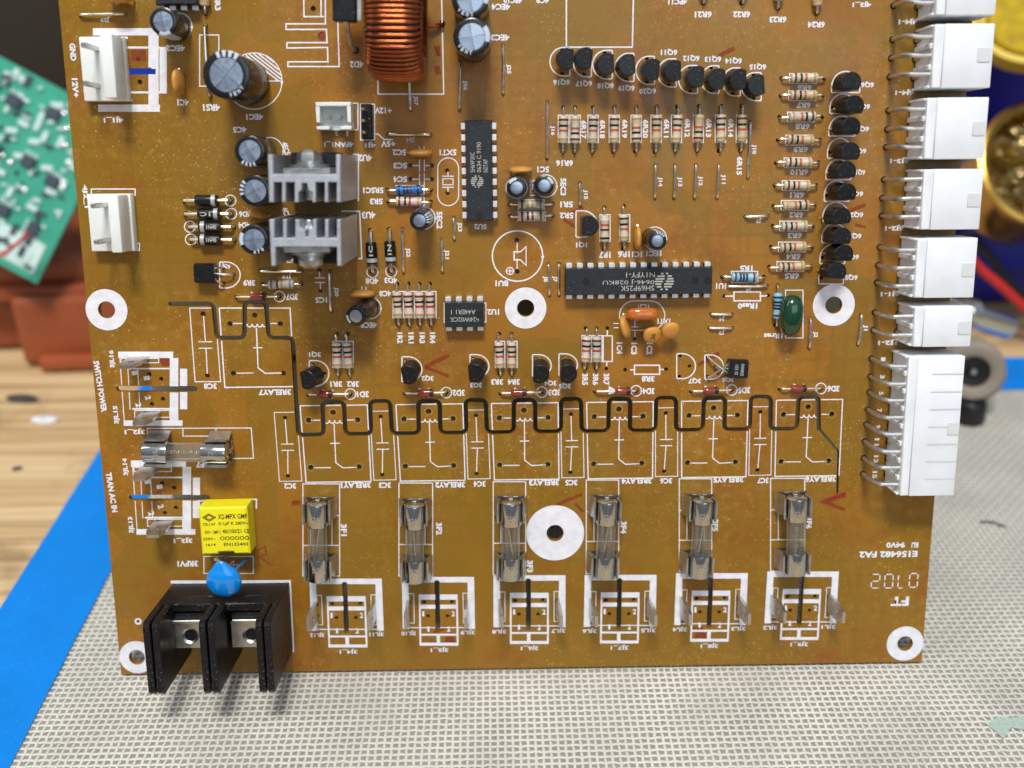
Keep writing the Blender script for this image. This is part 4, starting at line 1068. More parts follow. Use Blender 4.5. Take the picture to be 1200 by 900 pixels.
word('4J1', 434, 169.5, 13, 7); word('+12V', 449, 129.5, 20, 7); word('+5V', 455, 168.5, 17, 7); word('J24', 481, 163.5, 11, 5.5)

# ---------------- right-angle white connectors
def plug_housing(face, pins, foot, label, latch, zt=10.4, sub=None):
    """face: px corners TL,TR,BR,BL of the upper face; pins: px y of each top pin; foot: px of each pin's hole"""
    C = [bp(u, v, zt) for u, v in face]
    cx = sum(p[0] for p in C) / 4; cy = sum(p[1] for p in C) / 4
    xl = min(C[0][0], C[3][0]) ; xr = (C[1][0] + C[2][0]) / 2; yt = (C[0][1] + C[1][1]) / 2; yb = (C[2][1] + C[3][1]) / 2
    o = obj('plug_housing', G().box(xl - cx + 2.0, xr - cx, yb - cy, yt - cy, .3, zt, .22, 2).mesh('shell', M_NYLON), board, (cx, cy, 0), None, label)
    n = len(pins)
    # comb at the back: base strip plus a rib on each side of every pin
    obj('back_rail', G().box(xl - cx - .2, xl - cx + 1.98, yb - cy + .06, yt - cy - .06, .2, zt - .12, .2).mesh('back_rail', M_NYLON), o)
    pitch = (yt - yb) / n
    for i in range(n + 1):
        yy = yb - cy + pitch * i
        y0_, y1_ = max(yb - cy + .08, yy - .6), min(yt - cy - .08, yy + .6)
        obj('rib', G().box(xl - cx - .75, xl - cx - .21, y0_, y1_, .4, zt - .9, .12).mesh('rib', M_NYLON), o)
    if n > 3:
        for i in range(1, n):
            yy = yb - cy + pitch * i
            obj('seam', G().box(xl - cx + 5.4, xr - cx - .3, yy - .16, yy + .16, zt - .05, zt + (.07 if n > 3 else .035), .02).mesh('seam', M_NYLON), o)
    ly = bp(latch[0], latch[1], zt)
    obj('latch', G().box(ly[0] - cx - 1.4, ly[0] - cx + 1.4, ly[1] - cy - 1.6, ly[1] - cy + 1.6, zt + .01, zt + .22, .08).mesh('latch', M_NYLON), o)
    for (pv, (hu, hv)) in zip(pins, foot):
        hx, hy = hole(hu, hv, .8)
        ex = xl - cx + 2.4; zz = zt - 1.6
        py_ = bp((face[0][0] + face[3][0]) / 2, pv, zz)[1] - cy
        obj('pin', G().tube([(hx - cx, hy - cy, -.9), (hx - cx, hy - cy, zz * .55), (hx - cx + .35, hy - cy, zz * .86), (hx - cx + 1.5, (hy - cy) * .4 + py_ * .6, zz), (hx - cx + 3, py_, zz), (ex, py_, zz)], .54, 8).mesh('pin', M_PLUGPIN), o)
        # inner row: shorter pin behind the first
        h2u, h2v = hu + 28, hv + 1.5
        h2x, h2y = hole(h2u, h2v, .8)
        obj('pin', G().tube([(h2x - cx, h2y - cy, -.9), (h2x - cx, h2y - cy, 2.0), (h2x - cx + .4, h2y - cy, 3.0), (h2x - cx + 1.6, h2y - cy, 3.4), (ex, h2y - cy, 3.4)], .52, 8).mesh('pin', M_PLUGPIN), o)
    return o
def fc(x0, x1, y0, y1, sk=0): return [(x0, y0), (x1, y0), (x1 - sk, y1), (x0 - sk, y1)]
plug_housing(fc(1103, 1172, -56, 17.5, 5), [-44, -20, 3], [(1052, -35), (1050, -14), (1047, 7)], 'topmost white plug housing, cut off by the frame', (1157, -20))
plug_housing(fc(1098, 1166, 27.5, 103, 5), [43, 65, 87], [(1045.7, 46.7), (1044.3, 68.5), (1042.5, 90.5)], 'white three pin plug housing at printed mark 6J4-1', (1153, 64))
plug_housing(fc(1089, 1159, 114, 186.5, 5), [128, 151, 172.6], [(1041, 129.8), (1039.6, 151.7), (1038, 172.6)], 'white three pin plug housing at printed mark 6J3-1', (1147, 150.5))
plug_housing(fc(1085, 1153, 198, 269, 5), [210, 232.5, 254], [(1035.8, 210.6), (1033.7, 232.4), (1032.9, 253)], 'white three pin plug housing at printed mark 6J2-1', (1141, 234))
plug_housing(fc(1077.5, 1146, 279, 349, 5), [293, 314, 335], [(1030.8, 289.8), (1028.8, 310.8), (1027.3, 331)], 'white three pin plug housing at printed mark 6J1-1', (1134.5, 316))
plug_housing(fc(1075, 1141, 359, 406.5, 4), [370.6, 392.5], [(1025, 366), (1023, 386.7)], 'short white two pin plug housing at printed mark 1J2-1', (1130, 384))
plug_housing([(1069, 417), (1131.8, 418), (1117.6, 581), (1055.5, 581.5)], [429, 449.7, 469, 489, 508.4, 528.7, 547.5, 567], [(1021, 420), (1019.8, 441), (1018.6, 459.5), (1016.8, 479.7), (1015, 497), (1013, 517), (1012, 536.5), (1011, 555)], 'long white eight row plug housing, lowest on the board edge', (1117, 502))
for s, u, v in (('4J4-1', 1064, 25), ('6J4-1', 1060, 108), ('6J3-1', 1054, 188), ('6J2-1', 1048, 267), ('6J1-1', 1043, 344), ('1J2-1', 1040, 401)): word(s, u, v, 22, 7)
for s, u, v in (('1', 1035, 421), ('3', 1034, 441.5), ('5', 1032.5, 461), ('7', 1030.5, 481), ('9', 1029, 500), ('11', 1027.5, 518), ('13', 1026.5, 538), ('15', 1025, 556.5)): word(s, u, v, 9 if len(s) > 1 else 4.5, 5.5, -90)
word('4J3_1', 1010, 5, 22, 6.5)

# ---------------- relay sites: printed symbols, holes and the routed isolation slot
ro = bp(577.5, 473.5)
r1 = bp(351.75, 475.5); r6 = bp(909.8, 469)
def sites(): 
    return [(r1[0] + (r6[0] - r1[0]) * i / 5, r1[1] + (r6[1] - r1[1]) * i / 5) for i in range(6)]
def rel(u, v, o):
    x, y = bp(u, v); return (x - ro[0] + o[0], y - ro[1] + o[1])
def relay(o, nm, cap, skip_cap=False):
    c = lambda u, v: rel(u, v, o)
    L = [([c(577.5, 473.5), c(655.7, 472.5), c(656.6, 562), c(581, 563)], True, .28),
         ([c(589.5, 490.5), c(604, 490.3)], False), ([c(629, 490.2), c(641, 490)], False),
         ([c(616.2, 494), c(616.5, 540), c(624.5, 546), c(641, 545.3)], False, .26), ([c(611, 517.5), c(622, 517.3)], False), ([c(590, 546), c(610.5, 545.8)], False)]
    for k in range(4):
        L.append(([c(605 + 6 * k + 3 - 3 * math.cos(PI * i / 6), 490.3 + 3.6 * math.sin(PI * i / 6)) for i in range(7)], False, .26))
    silk_mm(L, .26, label=f'printed relay symbol {nm}')
    for u, v, r in ((587, 490.5, .68), (643.7, 490, .68), (615.5, 481.5, .68), (587.3, 545.8, .68), (643.3, 545, .68)):
        x, y = c(u, v); HOLES.append((x, y, r))
        g = G().strip([(x + .92 * math.cos(2 * PI * i / 16), y + .92 * math.sin(2 * PI * i / 16)) for i in range(16)], .28, ZS + .03, True)
        obj('hole_rim', g.mesh('hole_rim', mat('bare_copper_ring', (156, 132, 70), .4, .2), False), board)
    if not skip_cap: capsite([c(658.5, 480), c(684.5, 479.5), c(686, 560), c(660, 560.5)], c, cap)
def capsite(box, c, cap):
    silk_mm([(box, True, .2), ([c(670.8, 488), c(671.5, 517)], False), ([c(664.5, 517), (c(679, 516.8))], False), ([c(664.5, 524.3), c(679.2, 524.2)], False), ([c(671.7, 524), c(670.2, 552)], False)], .24, label=f'printed capacitor symbol {cap}')
    for u, v in ((670.7, 486.2), (670, 554.3)):
        x, y = c(u, v); HOLES.append((x, y, .55))
S6 = sites()
for i, o_ in enumerate(S6):
    relay(o_, f'3RELAY{i + 1}', f'3C{i + 3}', i == 5)
o_ = (S6[0][0] - (S6[1][0] - S6[0][0]), S6[0][1]); capsite([rel(658.5, 480, o_), rel(684.5, 479.5, o_), rel(686, 560, o_), rel(660, 560.5, o_)], lambda u, v: rel(u, v, o_), '3C2')
for s, u, v, w in (('3RELAY1', 417, 568.5, 35), ('3RELAY2', 527.5, 568, 35), ('3RELAY3', 637.5, 565.5, 35), ('3RELAY4', 746, 563.5, 35), ('3RELAY5', 853.5, 562, 35), ('3RELAY6', 961.5, 561.5, 36), ('3C2', 340, 569.5, 14), ('3C3', 451, 568.5, 14), ('3C4', 562, 567, 14), ('3C5', 669.5, 565.5, 14), ('3C6', 780.5, 563.5, 14), ('3C7', 894, 563, 13), ('3RELAY7', 322, 459.5, 38), ('3C8', 246.5, 452.5, 15)): word(s, u, v, w, 7)
# relay 7 site
silk([([(257, 361), (340, 361), (345, 453), (263.5, 454)], True, .28), ([(273, 379), (284, 379)], False), ([(315, 379), (325, 379)], False), ([(300.5, 384), (302.5, 431), (311, 437.5), (330, 437)], False, .26), ([(296.5, 407.5), (307.5, 407.5)], False), ([(277, 437.3), (297, 437)], False)] +
     [([(289.5 + 6 * k + 3 - 3 * math.cos(PI * i / 6), 379.5 + 3.6 * math.sin(PI * i / 6)) for i in range(7)], False, .26) for k in range(4)], 'printed relay symbol 3RELAY7')
silk([([(222.3, 361), (252, 361), (258.5, 447.3), (228.7, 447.3)], True), ([(238.5, 370), (240.7, 400)], False), ([(232.5, 400.5), (248.7, 400.5)], False), ([(233, 408), (249, 408)], False), ([(241.5, 408), (243, 438)], False)], 'printed capacitor symbol 3C8')
for u, v in ((269.5, 379.5), (328.5, 379.5), (298.5, 369.5), (273.5, 437.5), (332, 437.5), (238, 368), (243, 440)): hole(u, v, .65)
# isolation slot
path = [bp(200, 356), bp(250, 356), bp(254, 396), bp(286.5, 396), bp(287, 353.5), bp(311.5, 353.5), bp(315, 396), bp(343, 396), bp(349.5, 510)]
for i, o_ in enumerate(S6):
    c = lambda u, v: rel(u, v, o_)
    path += [c(603.7, 507), c(603.7, 469.2)]
    if i < 5: path += [c(628.7, 469.2), c(629, 506.5), c(659, 506.3), c(659, 468.3), c(682.5, 468), c(683.3, 506)]
path += [bp(959, 464.5), bp(959.5, 503)]
slot(path, 1.08)
slot([bp(959.5, 502), bp(982.5, 529), bp(981, 578)], .6, .5)
# the last stretch of the slot runs on as a narrow cut (kept the same tool width)
# ---------------- spade-tab sites
t6 = bp(619, 700)
SX = [bp(u, 700)[0] for u in (404.3, 512.2, 619, 725.4, 831.8, 938)]
SY = [bp(u, v)[1] - t6[1] for u, v in ((404.3, 704), (512.2, 702), (619, 700), (725.4, 699.5), (831.8, 697.5), (938, 695.5))]
def tabsite(k):
    def c(u, v):
        x, y = bp(u, v); return (x - t6[0] + SX[k], y + SY[k])
    bars([(c(x0, y1), c(x1, y1), c(x1, y0), c(x0, y0)) for x0, y0, x1, y1 in ((578.2, 674, 662.7, 680.5), (655, 680.5, 662.7, 735), (578.2, 680.5, 585.8, 735), (597.5, 694.5, 643, 700.7), (597.5, 706.5, 643, 711.3), (597.5, 740.5, 643, 742.8), (597.5, 751, 643, 754.5), (617.5, 742.8, 621.7, 751), (597.5, 700.7, 599.6, 751), (641, 700.7, 643.2, 751), (578.2, 732.7, 660, 733.9))], f'thick printed frame of spade tab site 3J{k + 4}_1', lines=[[c(*p) for p in r_] for r_ in (rect(649.3, 693, 655, 728), rect(585.8, 693.5, 591.8, 728))])
    for u, v in ((603.7, 703.7), (636.2, 703.2), (608, 720), (630.7, 720)): HOLES.append(c(u, v) + (.5,))
    for s, u, v in (('1', 602.5, 717), ('2', 637.5, 717), ('1', 608.2, 735), ('2', 631.7, 735)):
        x, y = c(u, v); me = cached(('n', s), lambda: text_mesh(s, .9 if s == '2' else .55, 1.45, M_SILK, .03))
        obj('printed_lettering', me, board, (x, y, ZS + .05))
    for s, u, v, w in ((f'3J{k + 4}_1', 620.7, 759, 21), (f'3JL{12 - 2 * k}', 585, 739.5, 17), (f'3JL{11 - 2 * k}', 654, 738.5, 17)):
        x, y = c(u, v); obj('printed_lettering', text_mesh(s, w / 4.6, 1.4, M_SILK, .03), board, (x, y, ZS + .05), PI)
    for u, v, nm in ((585.3, 711, 12 - 2 * k), (653, 710.5, 11 - 2 * k)):
        x, y = c(u, v); blade(x, y, PI / 2, (math.radians((-3, 0, 3, 4, 4, 5)[k] * (1 if nm % 2 else 1.2)), 0), f'upright metal spade tab at printed mark 3JL{nm}')
    slot([c(619, 680), c(619.3, 736)], 1.25)
def blade_mesh():
    g = G()
    w, h = 2.4, 9.2
    out = [(-w, 0), (w, 0), (w, 6.4), (w - .9, h), (-w + .9, h), (-w, 6.4)]
    # plate with a real lock hole: ring of quads round the hole
    hole_ = [(.75 * math.cos(2 * PI * i / 12), 5.6 + .75 * math.sin(2 * PI * i / 12)) for i in range(12)]
    vs = [Vector(p) for p in out] + [Vector(p) for p in hole_]
    r = delaunay_2d_cdt(vs, [], [list(range(6)), list(range(6, 18))], 1, 1e-6)
    V, Fs, of = r[0], r[2], r[5]
    keep = [f for f, o in zip(Fs, of) if 1 not in o]
    n = len(V)
    g.add([(p.x, -.4, p.y) for p in V] + [(p.x, .4, p.y) for p in V], [tuple(f) for f in keep] + [tuple(i + n for i in reversed(f)) for f in keep])
    ec = {}
    for f in keep:
        for a, b in zip(f, f[1:] + f[:1]): ec[(a, b)] = 1
    for (a, b) in list(ec):
        if (b, a) not in ec: g.f.append((b, a, a + n, b + n))
    g.box(-1.9, -1.1, -.4, .4, -1, 0); g.box(1.1, 1.9, -.4, .4, -1, 0)
    return g.mesh('spade_tab', M_STEEL, False)
def blade(x, y, rz, tilt, label):
    o = obj('spade_tab', cached('blade', blade_mesh), board, (x, y, 0), RY(tilt[0]) @ RX(tilt[1]) @ RZ(rz), label)
    for k in (-1.5, 1.5):
        HOLES.append((x + k * math.cos(rz), y + k * math.sin(rz), .65))
    return o
for k in range(6): tabsite(k)
# left-hand spade sites
for (uy, off, lab, ns) in ((455.5, 0, '3J2_1', (16, 15)), (583, 15, '3J3_1', (14, 13))):
    d = lambda u, v: (u + off, v + uy - 455.5)
    R_ = [(138.5, 412, 203, 419.5), (199, 419.5, 209, 492.5), (145, 492.5, 214, 499), (211, 432, 219.5, 479.5), (151, 431, 200, 432.8), (155, 478, 202, 480)]
    bars([d(a, b) + d(c_, e_) for a, b, c_, e_ in R_], f'thick printed frame of spade tab site {lab}')
    silk([([d(140, 412), d(146, 498)], False, .2), ([d(150, 432), d(152.5, 480)], False, .2), ([d(161.5, 432), d(164, 480)], False, .2), ([d(*p) for p in rect(142, 420, 186, 425)], True, .2), ([d(*p) for p in rect(158, 481, 199, 489)], True, .2)], f'thin printed lines of spade tab site {lab}')
    for u, v in ((175, 438.5), (189, 444), (191, 467.5), (178, 473.5)): hole(*d(u, v), .55)
    for s, u, v in (('1', 158, 437), ('2', 162.5, 474.5), ('1', 172, 443), ('2', 173.5, 466)):
        word(s, *d(u, v), 5, 7, -80)
    for u, v, nm in ((163, 419.5, ns[0]), (177.5, 484, ns[1])):
        x, y = bp(*d(u, v)); blade(x, y, math.radians(2), (0, math.radians(3)), f'upright metal spade tab at printed mark 3JL{nm}')
    slot([bp(*d(139.5, 455.7)), bp(*d(228, 455.7))], 1.45)
for s, u, v, w in (('3JL16', 131.5, 420.5, 21), ('3JL15', 136.5, 486, 22), ('3JL14', 147.5, 547, 21), ('3JL13', 154, 615, 20)): word(s, u, v, w, 7, 90)
word('SWITCH POWER', 117.5, 453, 62, 7, -86); word('TRAN AC IN', 131, 577, 49, 7, -86); word('3J2_1', 158, 505.5, 24, 7); word('3J3_1', 214.5, 633, 22, 7)

# ---------------- fuses: clips belong to the board, fuses lift out
def clip_mesh():
    def prof(o):
        k = o
        P = [(3.05, 6.7), (2.74, 6.2), (2.88, 5.3), (2.4, 3.5), (3.1, 2.3), (3.75, 1.0), (1.5, .75)]
        P = [(x + k * (1 if i < 6 else 0), z - (k if i >= 5 else 0)) for i, (x, z) in enumerate(P)]
        return [(-x, z) for x, z in P] + P[::-1]
    A, B = prof(0), prof(.4); n = len(A); L2 = 2.6
    vs = [(x, y, z) for y in (-L2, L2) for P in (A, B) for x, z in P]
    g = G(); fs = []
    a0, b0, a1, b1 = 0, n, 2 * n, 3 * n
    for i in range(n - 1):
        fs += [(a0 + i, a0 + i + 1, a1 + i + 1, a1 + i), (b0 + i + 1, b0 + i, b1 + i, b1 + i + 1), (a0 + i + 1, a0 + i, b0 + i, b0 + i + 1), (a1 + i, a1 + i + 1, b1 + i + 1, b1 + i)]
    fs += [(a0, a1, b1, b0), (a0 + n - 1, b0 + n - 1, b1 + n - 1, a1 + n - 1)]
    g.add(vs, fs)
    g.box(-.55, .55, L2 + .05, L2 + .42, .4, 4.2, .1); g.box(-1.9, 1.9, L2 - .6, L2 + .02, .76, 1.1, .05)
    g.box(-1.5, -.9, -.4, .4, -1, .6); g.box(.9, 1.5, -.4, .4, -1, .6)
    return g.mesh('fuse_clip', M_STEEL, True, 28)
FZ = 5.4
def fuse(pa, pb, nm, wire, tilt=0.):
    ax_, ay_ = bp(*pa, FZ); bx_, by_ = bp(*pb, FZ)
    cx, cy = (ax_ + bx_) / 2, (ay_ + by_) / 2
    ang = math.atan2(ay_ - by_, ax_ - bx_) - PI / 2        # local +y runs to the first end
    cl = cached('clip', clip_mesh)
    R = RZ(ang)
    for s in (1, -1):
        p = R @ Vector((0, s * 7.4, 0))
        obj('fuse_clip', cl, board, (cx + p.x, cy + p.y, 0), RZ(ang + (0 if s > 0 else PI)) @ RY(math.radians(tilt * s)), f'sprung metal fuse clip holding one end of fuse {nm}')
    root = bpy.data.objects.new('glass_fuse', None); COL.objects.link(root); root.empty_display_size = .005
    root.matrix_world = BOARD_M @ Matrix.Translation(Vector((cx, cy, FZ)) * MM) @ R
    AL = RX(-PI / 2)
    obj('glass_tube', cached('ftube', lambda: G().lathe([(2.28, -9.3), (2.28, 9.3)], 28, AL, False).mesh('glass_tube', M_GLASS)), root)
    cap = cached('fcap', lambda: G().lathe([(0, 10.1), (2.2, 10.1), (2.55, 9.9), (2.62, 9.6), (2.62, 4.4), (2.58, 4.2), (2.34, 4.2)], 32, AL, False).mesh('end_cap', mat('nickel_cap', (186, 186, 184), .13, 1., var=.10, vscale=500, bump=.05, bscale=500)))
    obj('end_cap', cap, root); obj('end_cap', cap, root, rot=PI)
    if wire == 'coil':
        pts = [(.42 * math.cos(i * 1.1), -5 + 10 * i / 130, .42 * math.sin(i * 1.1)) for i in range(131)]
        obj('fuse_wire', G().tube(pts, .13, 5).mesh('fuse_wire', M_TIN), root)
    else:
        obj('fuse_wire', G().tube([(wire, 5, 0), (wire * .3, 1.5, .3), (-wire * .2, -1.5, .2), (-wire, -5, 0)], .16, 6).mesh('fuse_wire', M_TIN), root)
    for t_, yy in (('32A', 6.6), ('S2', -6.6)):
        obj('stamped_lettering', cached(('fst', t_), lambda: text_mesh(t_, 2.2, 1.2, mat('stamped_metal', (178, 178, 174), .5, .6), .0)), root, (0, yy, 2.64))
    return root
FS = [((371, 589), (373.2, 680), '3F1', .7, 'first from the black terminal block'), ((485, 591), (486.3, 681), '3F2', -.3, 'second from the black terminal block'), ((598.7, 588), (598, 678), '3F3', -.8, 'just before the big white ring'),
      ((712, 586), (708, 677), '3F4', .6, 'just past the big white ring'), ((823.7, 586), (818.7, 675), '3F5', .5, 'next to last before the 94V0 print'), ((934, 583), (932, 672), '3F6', 'coil', 'with coiled wire nearest the 94V0 print')]
for a, b, nm, w, lb in FS:
    thing(fuse(a, b, nm, w), f'upright glass tube fuse {nm} in metal clips, {lb}', 'fuse', 'glass fuses in clips on the board')
thing(fuse((169.5, 529.5), (266, 530.5), '3F7', 'coil'), 'glass tube fuse 3F7 lying crosswise above the yellow capacitor', 'fuse', 'glass fuses in clips on the board')
for k, (x0, y0, x1, y1, s, tu, tv) in enumerate(((355, 567, 398, 675, '3F1', 403, 621), (467.5, 566, 507, 675, '3F2', 514.5, 619.5), (578, 564.5, 616, 673, '3F3', 621, 663.7), (687, 562.5, 725, 672, '3F4', 730.7, 618), (796, 561, 834, 670, '3F5', 838, 615.5), (903, 560.5, 943, 669, '3F6', 948, 612.5))):
    silk([(rect(x0, y0, x1, y1), True), ([(x0, y0 + 37), (x1, y0 + 37)], False), ([(x0, y0 + 72), (x1, y0 + 72)], False), ([(x0 + 9, y0 + 37), (x0 + 9, y0 + 72)], False), ([(x1 - 9, y0 + 37), (x1 - 9, y0 + 72)], False)], f'printed rectangle under fuse {s}'); word(s, tu, tv, 15, 7, -90)
silk([([(172.5, 502), (294.5, 501.5), (297, 537), (176, 538)], True), ([(214.5, 502), (214.5, 511), (254, 511), (253, 502)], False)], 'printed rectangle under fuse 3F7'); word('3F7', 237, 544.5, 15, 7)

# ---------------- terminal block
HT = 23.0
x0, yb_ = bp(203, 684); x1, _ = bp(338.5, 684); _, yf = bp(270, 763); _, ym = bp(270, 738)
cx, cy = (x0 + x1) / 2, yb_
W = (x1 - x0) / 2; D = yb_ - yf; Dm = yb_ - ym
o = obj('terminal_block', G().box(-W + .2, W - .2, -Dm, 0, .05, 8.0, .3).mesh('base', M_BLACK), board, (cx, cy, 0), None, 'black two way screw terminal block over the lower corner of the board')
obj('back_wall', G().box(-W + .1, W - .1, -2.2, -.05, 8.02, 12.5, .3).mesh('back_wall', M_BLACK), o)
def fin():
    out = [(-D, 0.5), (-D + 2, 0), (-.1, 0), (-.1, HT - 1.4), (-.5, HT - .4), (-1.4, HT), (-D + 1.0, HT - .2), (-D, HT - 1.2)]
    return G().prism([(a, b) for a, b in out], -.78, .78, .2, Matrix(((0, 0, 1, 0), (1, 0, 0, 0), (0, 1, 0, 0), (0, 0, 0, 1)))).mesh('fin', M_BLACK, False)
fm = fin()
for px_ in (-W + .6, -W + 2.7, -1.1, 1.0, W - 2.6, W - .6): obj('fin', fm, o, (px_, 0, 0))
def term_plate():
    g = G(); w = (W - 3.4 - 1.8) / 2 - .0; d = 3.4
    out = [(-w, -d), (w, -d), (w, d), (-w, d)]; hl = [(2.1 * math.cos(2 * PI * i / 20), 2.1 * math.sin(2 * PI * i / 20) - .3) for i in range(20)]
    r = delaunay_2d_cdt([Vector(p) for p in out + hl], [], [list(range(4)), list(range(4, 24))], 1, 1e-6)
    keep = [list(f) for f, q_ in zip(r[2], r[5]) if 1 not in q_]
    g.add([(p.x, p.y, 0) for p in r[0]], [tuple(f) for f in keep])
    g.lathe([(2.1, 0), (1.6, -.35), (1.5, -.5), (1.62, -1), (1.5, -1.5), (1.62, -2), (1.5, -2.5), (1.6, -3)], 20, TR(0, -.3, 0), False)
    g.box(-w, w, -d - .05, -d + .9 - .9, -3.2, 0, .02)
    g.box(-w + .6, w - .0, d + .05, d + 1.0, -1.0, 1.5, .2)
    g.box(-w, w, -d, d, -3.3, -3.1)
    return g.mesh('terminal_plate', M_STEEL, False)
tm = term_plate()
for s in (-1, 1):
    obj('terminal_plate', tm, o, (s * (W / 2 + .1) - .2, -Dm + 4.2, 11.5))
    obj('plate_seat', cached('seat', lambda: G().box(-(W - 5.4) / 2, (W - 5.4) / 2, -3.3, 5.5, -3.4, -.2).mesh('plate_seat', M_BLACK)), o, (s * (W / 2 + .1) - .2, -Dm + 4.2, 11.3 - 0.05))
silk([([(200, 682), (339, 681.5), (343, 764)], False, .7)], 'printed outline around the black terminal block')

# ---------------- mounting holes with printed rings
def ring(u, v, R_, r, label):
    x, y = bp(u, v); k = scale_at(u, v); g = G(); n = 48
    HOLES.append((x, y, r / k))
    vs = [(x + rr * math.cos(2 * PI * i / n), y + rr * math.sin(2 * PI * i / n), ZS + .06) for rr in ((r + .4) / k, R_ / k) for i in range(n)]
    g.add(vs, [(i, n + i, n + (i + 1) % n, (i + 1) % n) for i in range(n)])
    obj('printed_ring', g.mesh('printed_ring', M_SILK, False), board, label=label)
ring(125, 363, 24.5, 9.7, 'white printed ring round the mounting hole by the left edge of the board')
ring(616, 361, 24.3, 9.8, 'white printed ring round the mounting hole below the buzzer print')
ring(977, 357.5, 24.5, 9.6, 'white printed ring round the mounting hole near the green capacitor')
ring(650.5, 624.5, 34, 9.7, 'largest white printed ring between two fuses')
ring(160.5, 770, 20.5, 9, 'white printed ring half hidden by the black terminal block')
ring(1060.5, 754, 21.5, 8.8, 'white printed ring at the bare corner of the board')
ring(162, 728, 4.2, 1.6, 'tiny white printed ring near the terminal block')

# ---------------- other printed symbols and empty sites
silk([(arc_px(606.5, 300, 29.5, n=56), True, .3), ([(606, 284), (606, 297)], False), ([(606, 303), (606, 315)], False), ([(602.5, 295), (610, 295), (616.5, 289), (616.5, 311), (610, 304.5), (602.5, 304.5)], True, .28), (arc_px(597.5, 317.5, 4.2, n=20), True), ([(593.5, 317.5), (601.5, 317.5)], False), ([(597.5, 313.5), (597.5, 321.5)], False)], 'printed round buzzer symbol BU1')
hole(605.5, 281.5, .6); hole(606, 318.3, .6); word('BU1', 588, 332, 15, 7)
def stadium(x0, x1, y0, y1):
    r = (x1 - x0) / 2 if y1 - y0 > x1 - x0 else (y1 - y0) / 2
    if y1 - y0 > x1 - x0: return arc_px((x0 + x1) / 2, y0 + r, r, 180, 360, 14) + arc_px((x0 + x1) / 2, y1 - r, r, 0, 180, 14)
    return arc_px(x0 + r, (y0 + y1) / 2, r, 90, 270, 14) + arc_px(x1 - r, (y0 + y1) / 2, r, 270, 450, 14)
silk([(stadium(513, 537.5, 185, 241), True), (rect(519, 209.5, 531, 216.5), True), ([(518, 206.5), (532, 206.5)], False), ([(518, 219.5), (532, 219.5)], False), ([(525, 201), (525, 206)], False), ([(525, 220), (525, 225)], False)], 'printed empty crystal outline 5XT1')
hole(524, 200, .55); hole(524.5, 226, .55); word('5XT1', 525, 178.5, 20, 7)
silk([(stadium(726, 779, 352.5, 387), True), ([(748, 357), (748, 362)], False), (rect(751, 357, 757, 361.5), True), ([(760, 357), (760, 362)], False)], 'printed crystal outline under the orange resonator'); word('1XT1', 778, 376.5, 15, 6)
for v, s in ((194, '5C3'), (210, '5C4')):
    hole(481, v, .55); hole(506, v, .55); word(s, 469, v, 16, 7)
    silk([([(483, v), (491.5, v)], False), ([(497.5, v), (504, v)], False), ([(491.7, v - 7), (491.7, v + 7)], False), ([(497.3, v - 7), (497.3, v + 7)], False)], f'printed empty capacitor symbol {s}')
silk([([(491.5, 172), (491.5, 178)], False), ([(497, 172), (497, 178)], False)]); word('5C2', 468, 178.5, 16, 7); word('5C1', 636.5, 198.5, 14, 7)
word('5RSC1', 437.5, 223, 24, 7); word('5R3', 441, 236, 15, 7); word('5R1', 664, 239.5, 15, 7); word('5R2', 664, 252.5, 16, 7)
silk([(rect(464, 217.5, 497, 228), True)], 'printed rectangle under the bright blue resistor'); silk([(rect(465, 231, 497, 241), True)]); silk([(rect(607, 234, 638, 245), True)]); silk([(rect(607, 248, 639, 258.5), True)])
word('1R7', 708.5, 298.5, 14, 7.5); word('1R6', 731, 298, 14, 7.5); word('1C1', 746.5, 298, 12, 7)
for u in (703.5, 726.5): silk([(rect(u - .5, 251.5, u + 11.5, 283), True)])
word('1R5', 874.5, 314.5, 15, 7); silk([(rect(857, 318, 888, 331), True)])
silk([(rect(860, 342, 891, 352.5), True, .3), ([(849.5, 347), (860, 347)], False, .3), ([(891, 347), (899, 346.5)], False, .3)], 'printed empty resistor outline 1Res0'); hole(849, 347, .5); hole(900, 346.5, .5); word('1Res0', 876, 358.5, 23, 7)
silk([(rect(706.8, 393.5, 717.5, 423.5), True, .28), ([(711.7, 387), (711.7, 393)], False, .28), ([(711.3, 424), (711, 429)], False, .28)], 'printed empty resistor outline 3R7'); hole(711.7, 384.5); hole(710.5, 432)
silk([(rect(743.5, 428, 773, 438.5), True, .3), ([(738.5, 433.3), (743, 433.3)], False, .3), ([(773.5, 433), (778, 433)], False, .3)], 'printed empty resistor outline 3R8'); hole(732.5, 433.3); hole(780.5, 432.6)
word('3R8', 759.5, 444, 15, 7)
for s, u, v, r in (('3R1', 394, 450, 180), ('3R2', 413.5, 450, 180), ('3R3', 582.5, 447.5, 180), ('3R4', 602, 447.5, 180), ('3R5', 685.5, 444.5, -90), ('3R6', 698, 444.5, -90), ('3R7', 710.5, 444.5, -90), ('3R9', 292, 331.5, 180), ('1C4', 726, 408, -90), ('1C3', 743, 408.5, -90), ('1C2', 761, 408.5, -90), ('4C8', 451.5, 344, 180), ('1C5', 376.5, 351.5, 180)): word(s, u, v, 14, 7, r)
silk([([(374.5, 318), (374.5, 325.5)], False), ([(369, 325.7), (381, 325.7)], False), ([(369, 331), (381, 331)], False), ([(375.5, 331), (375.5, 339)], False)], 'printed empty capacitor symbol 1C5'); hole(374.5, 317, .5); hole(375.7, 340.5, .5)
for u, v in ((424, 336), (429, 336)): silk([([(u, v), (u, v + 5)], False)])
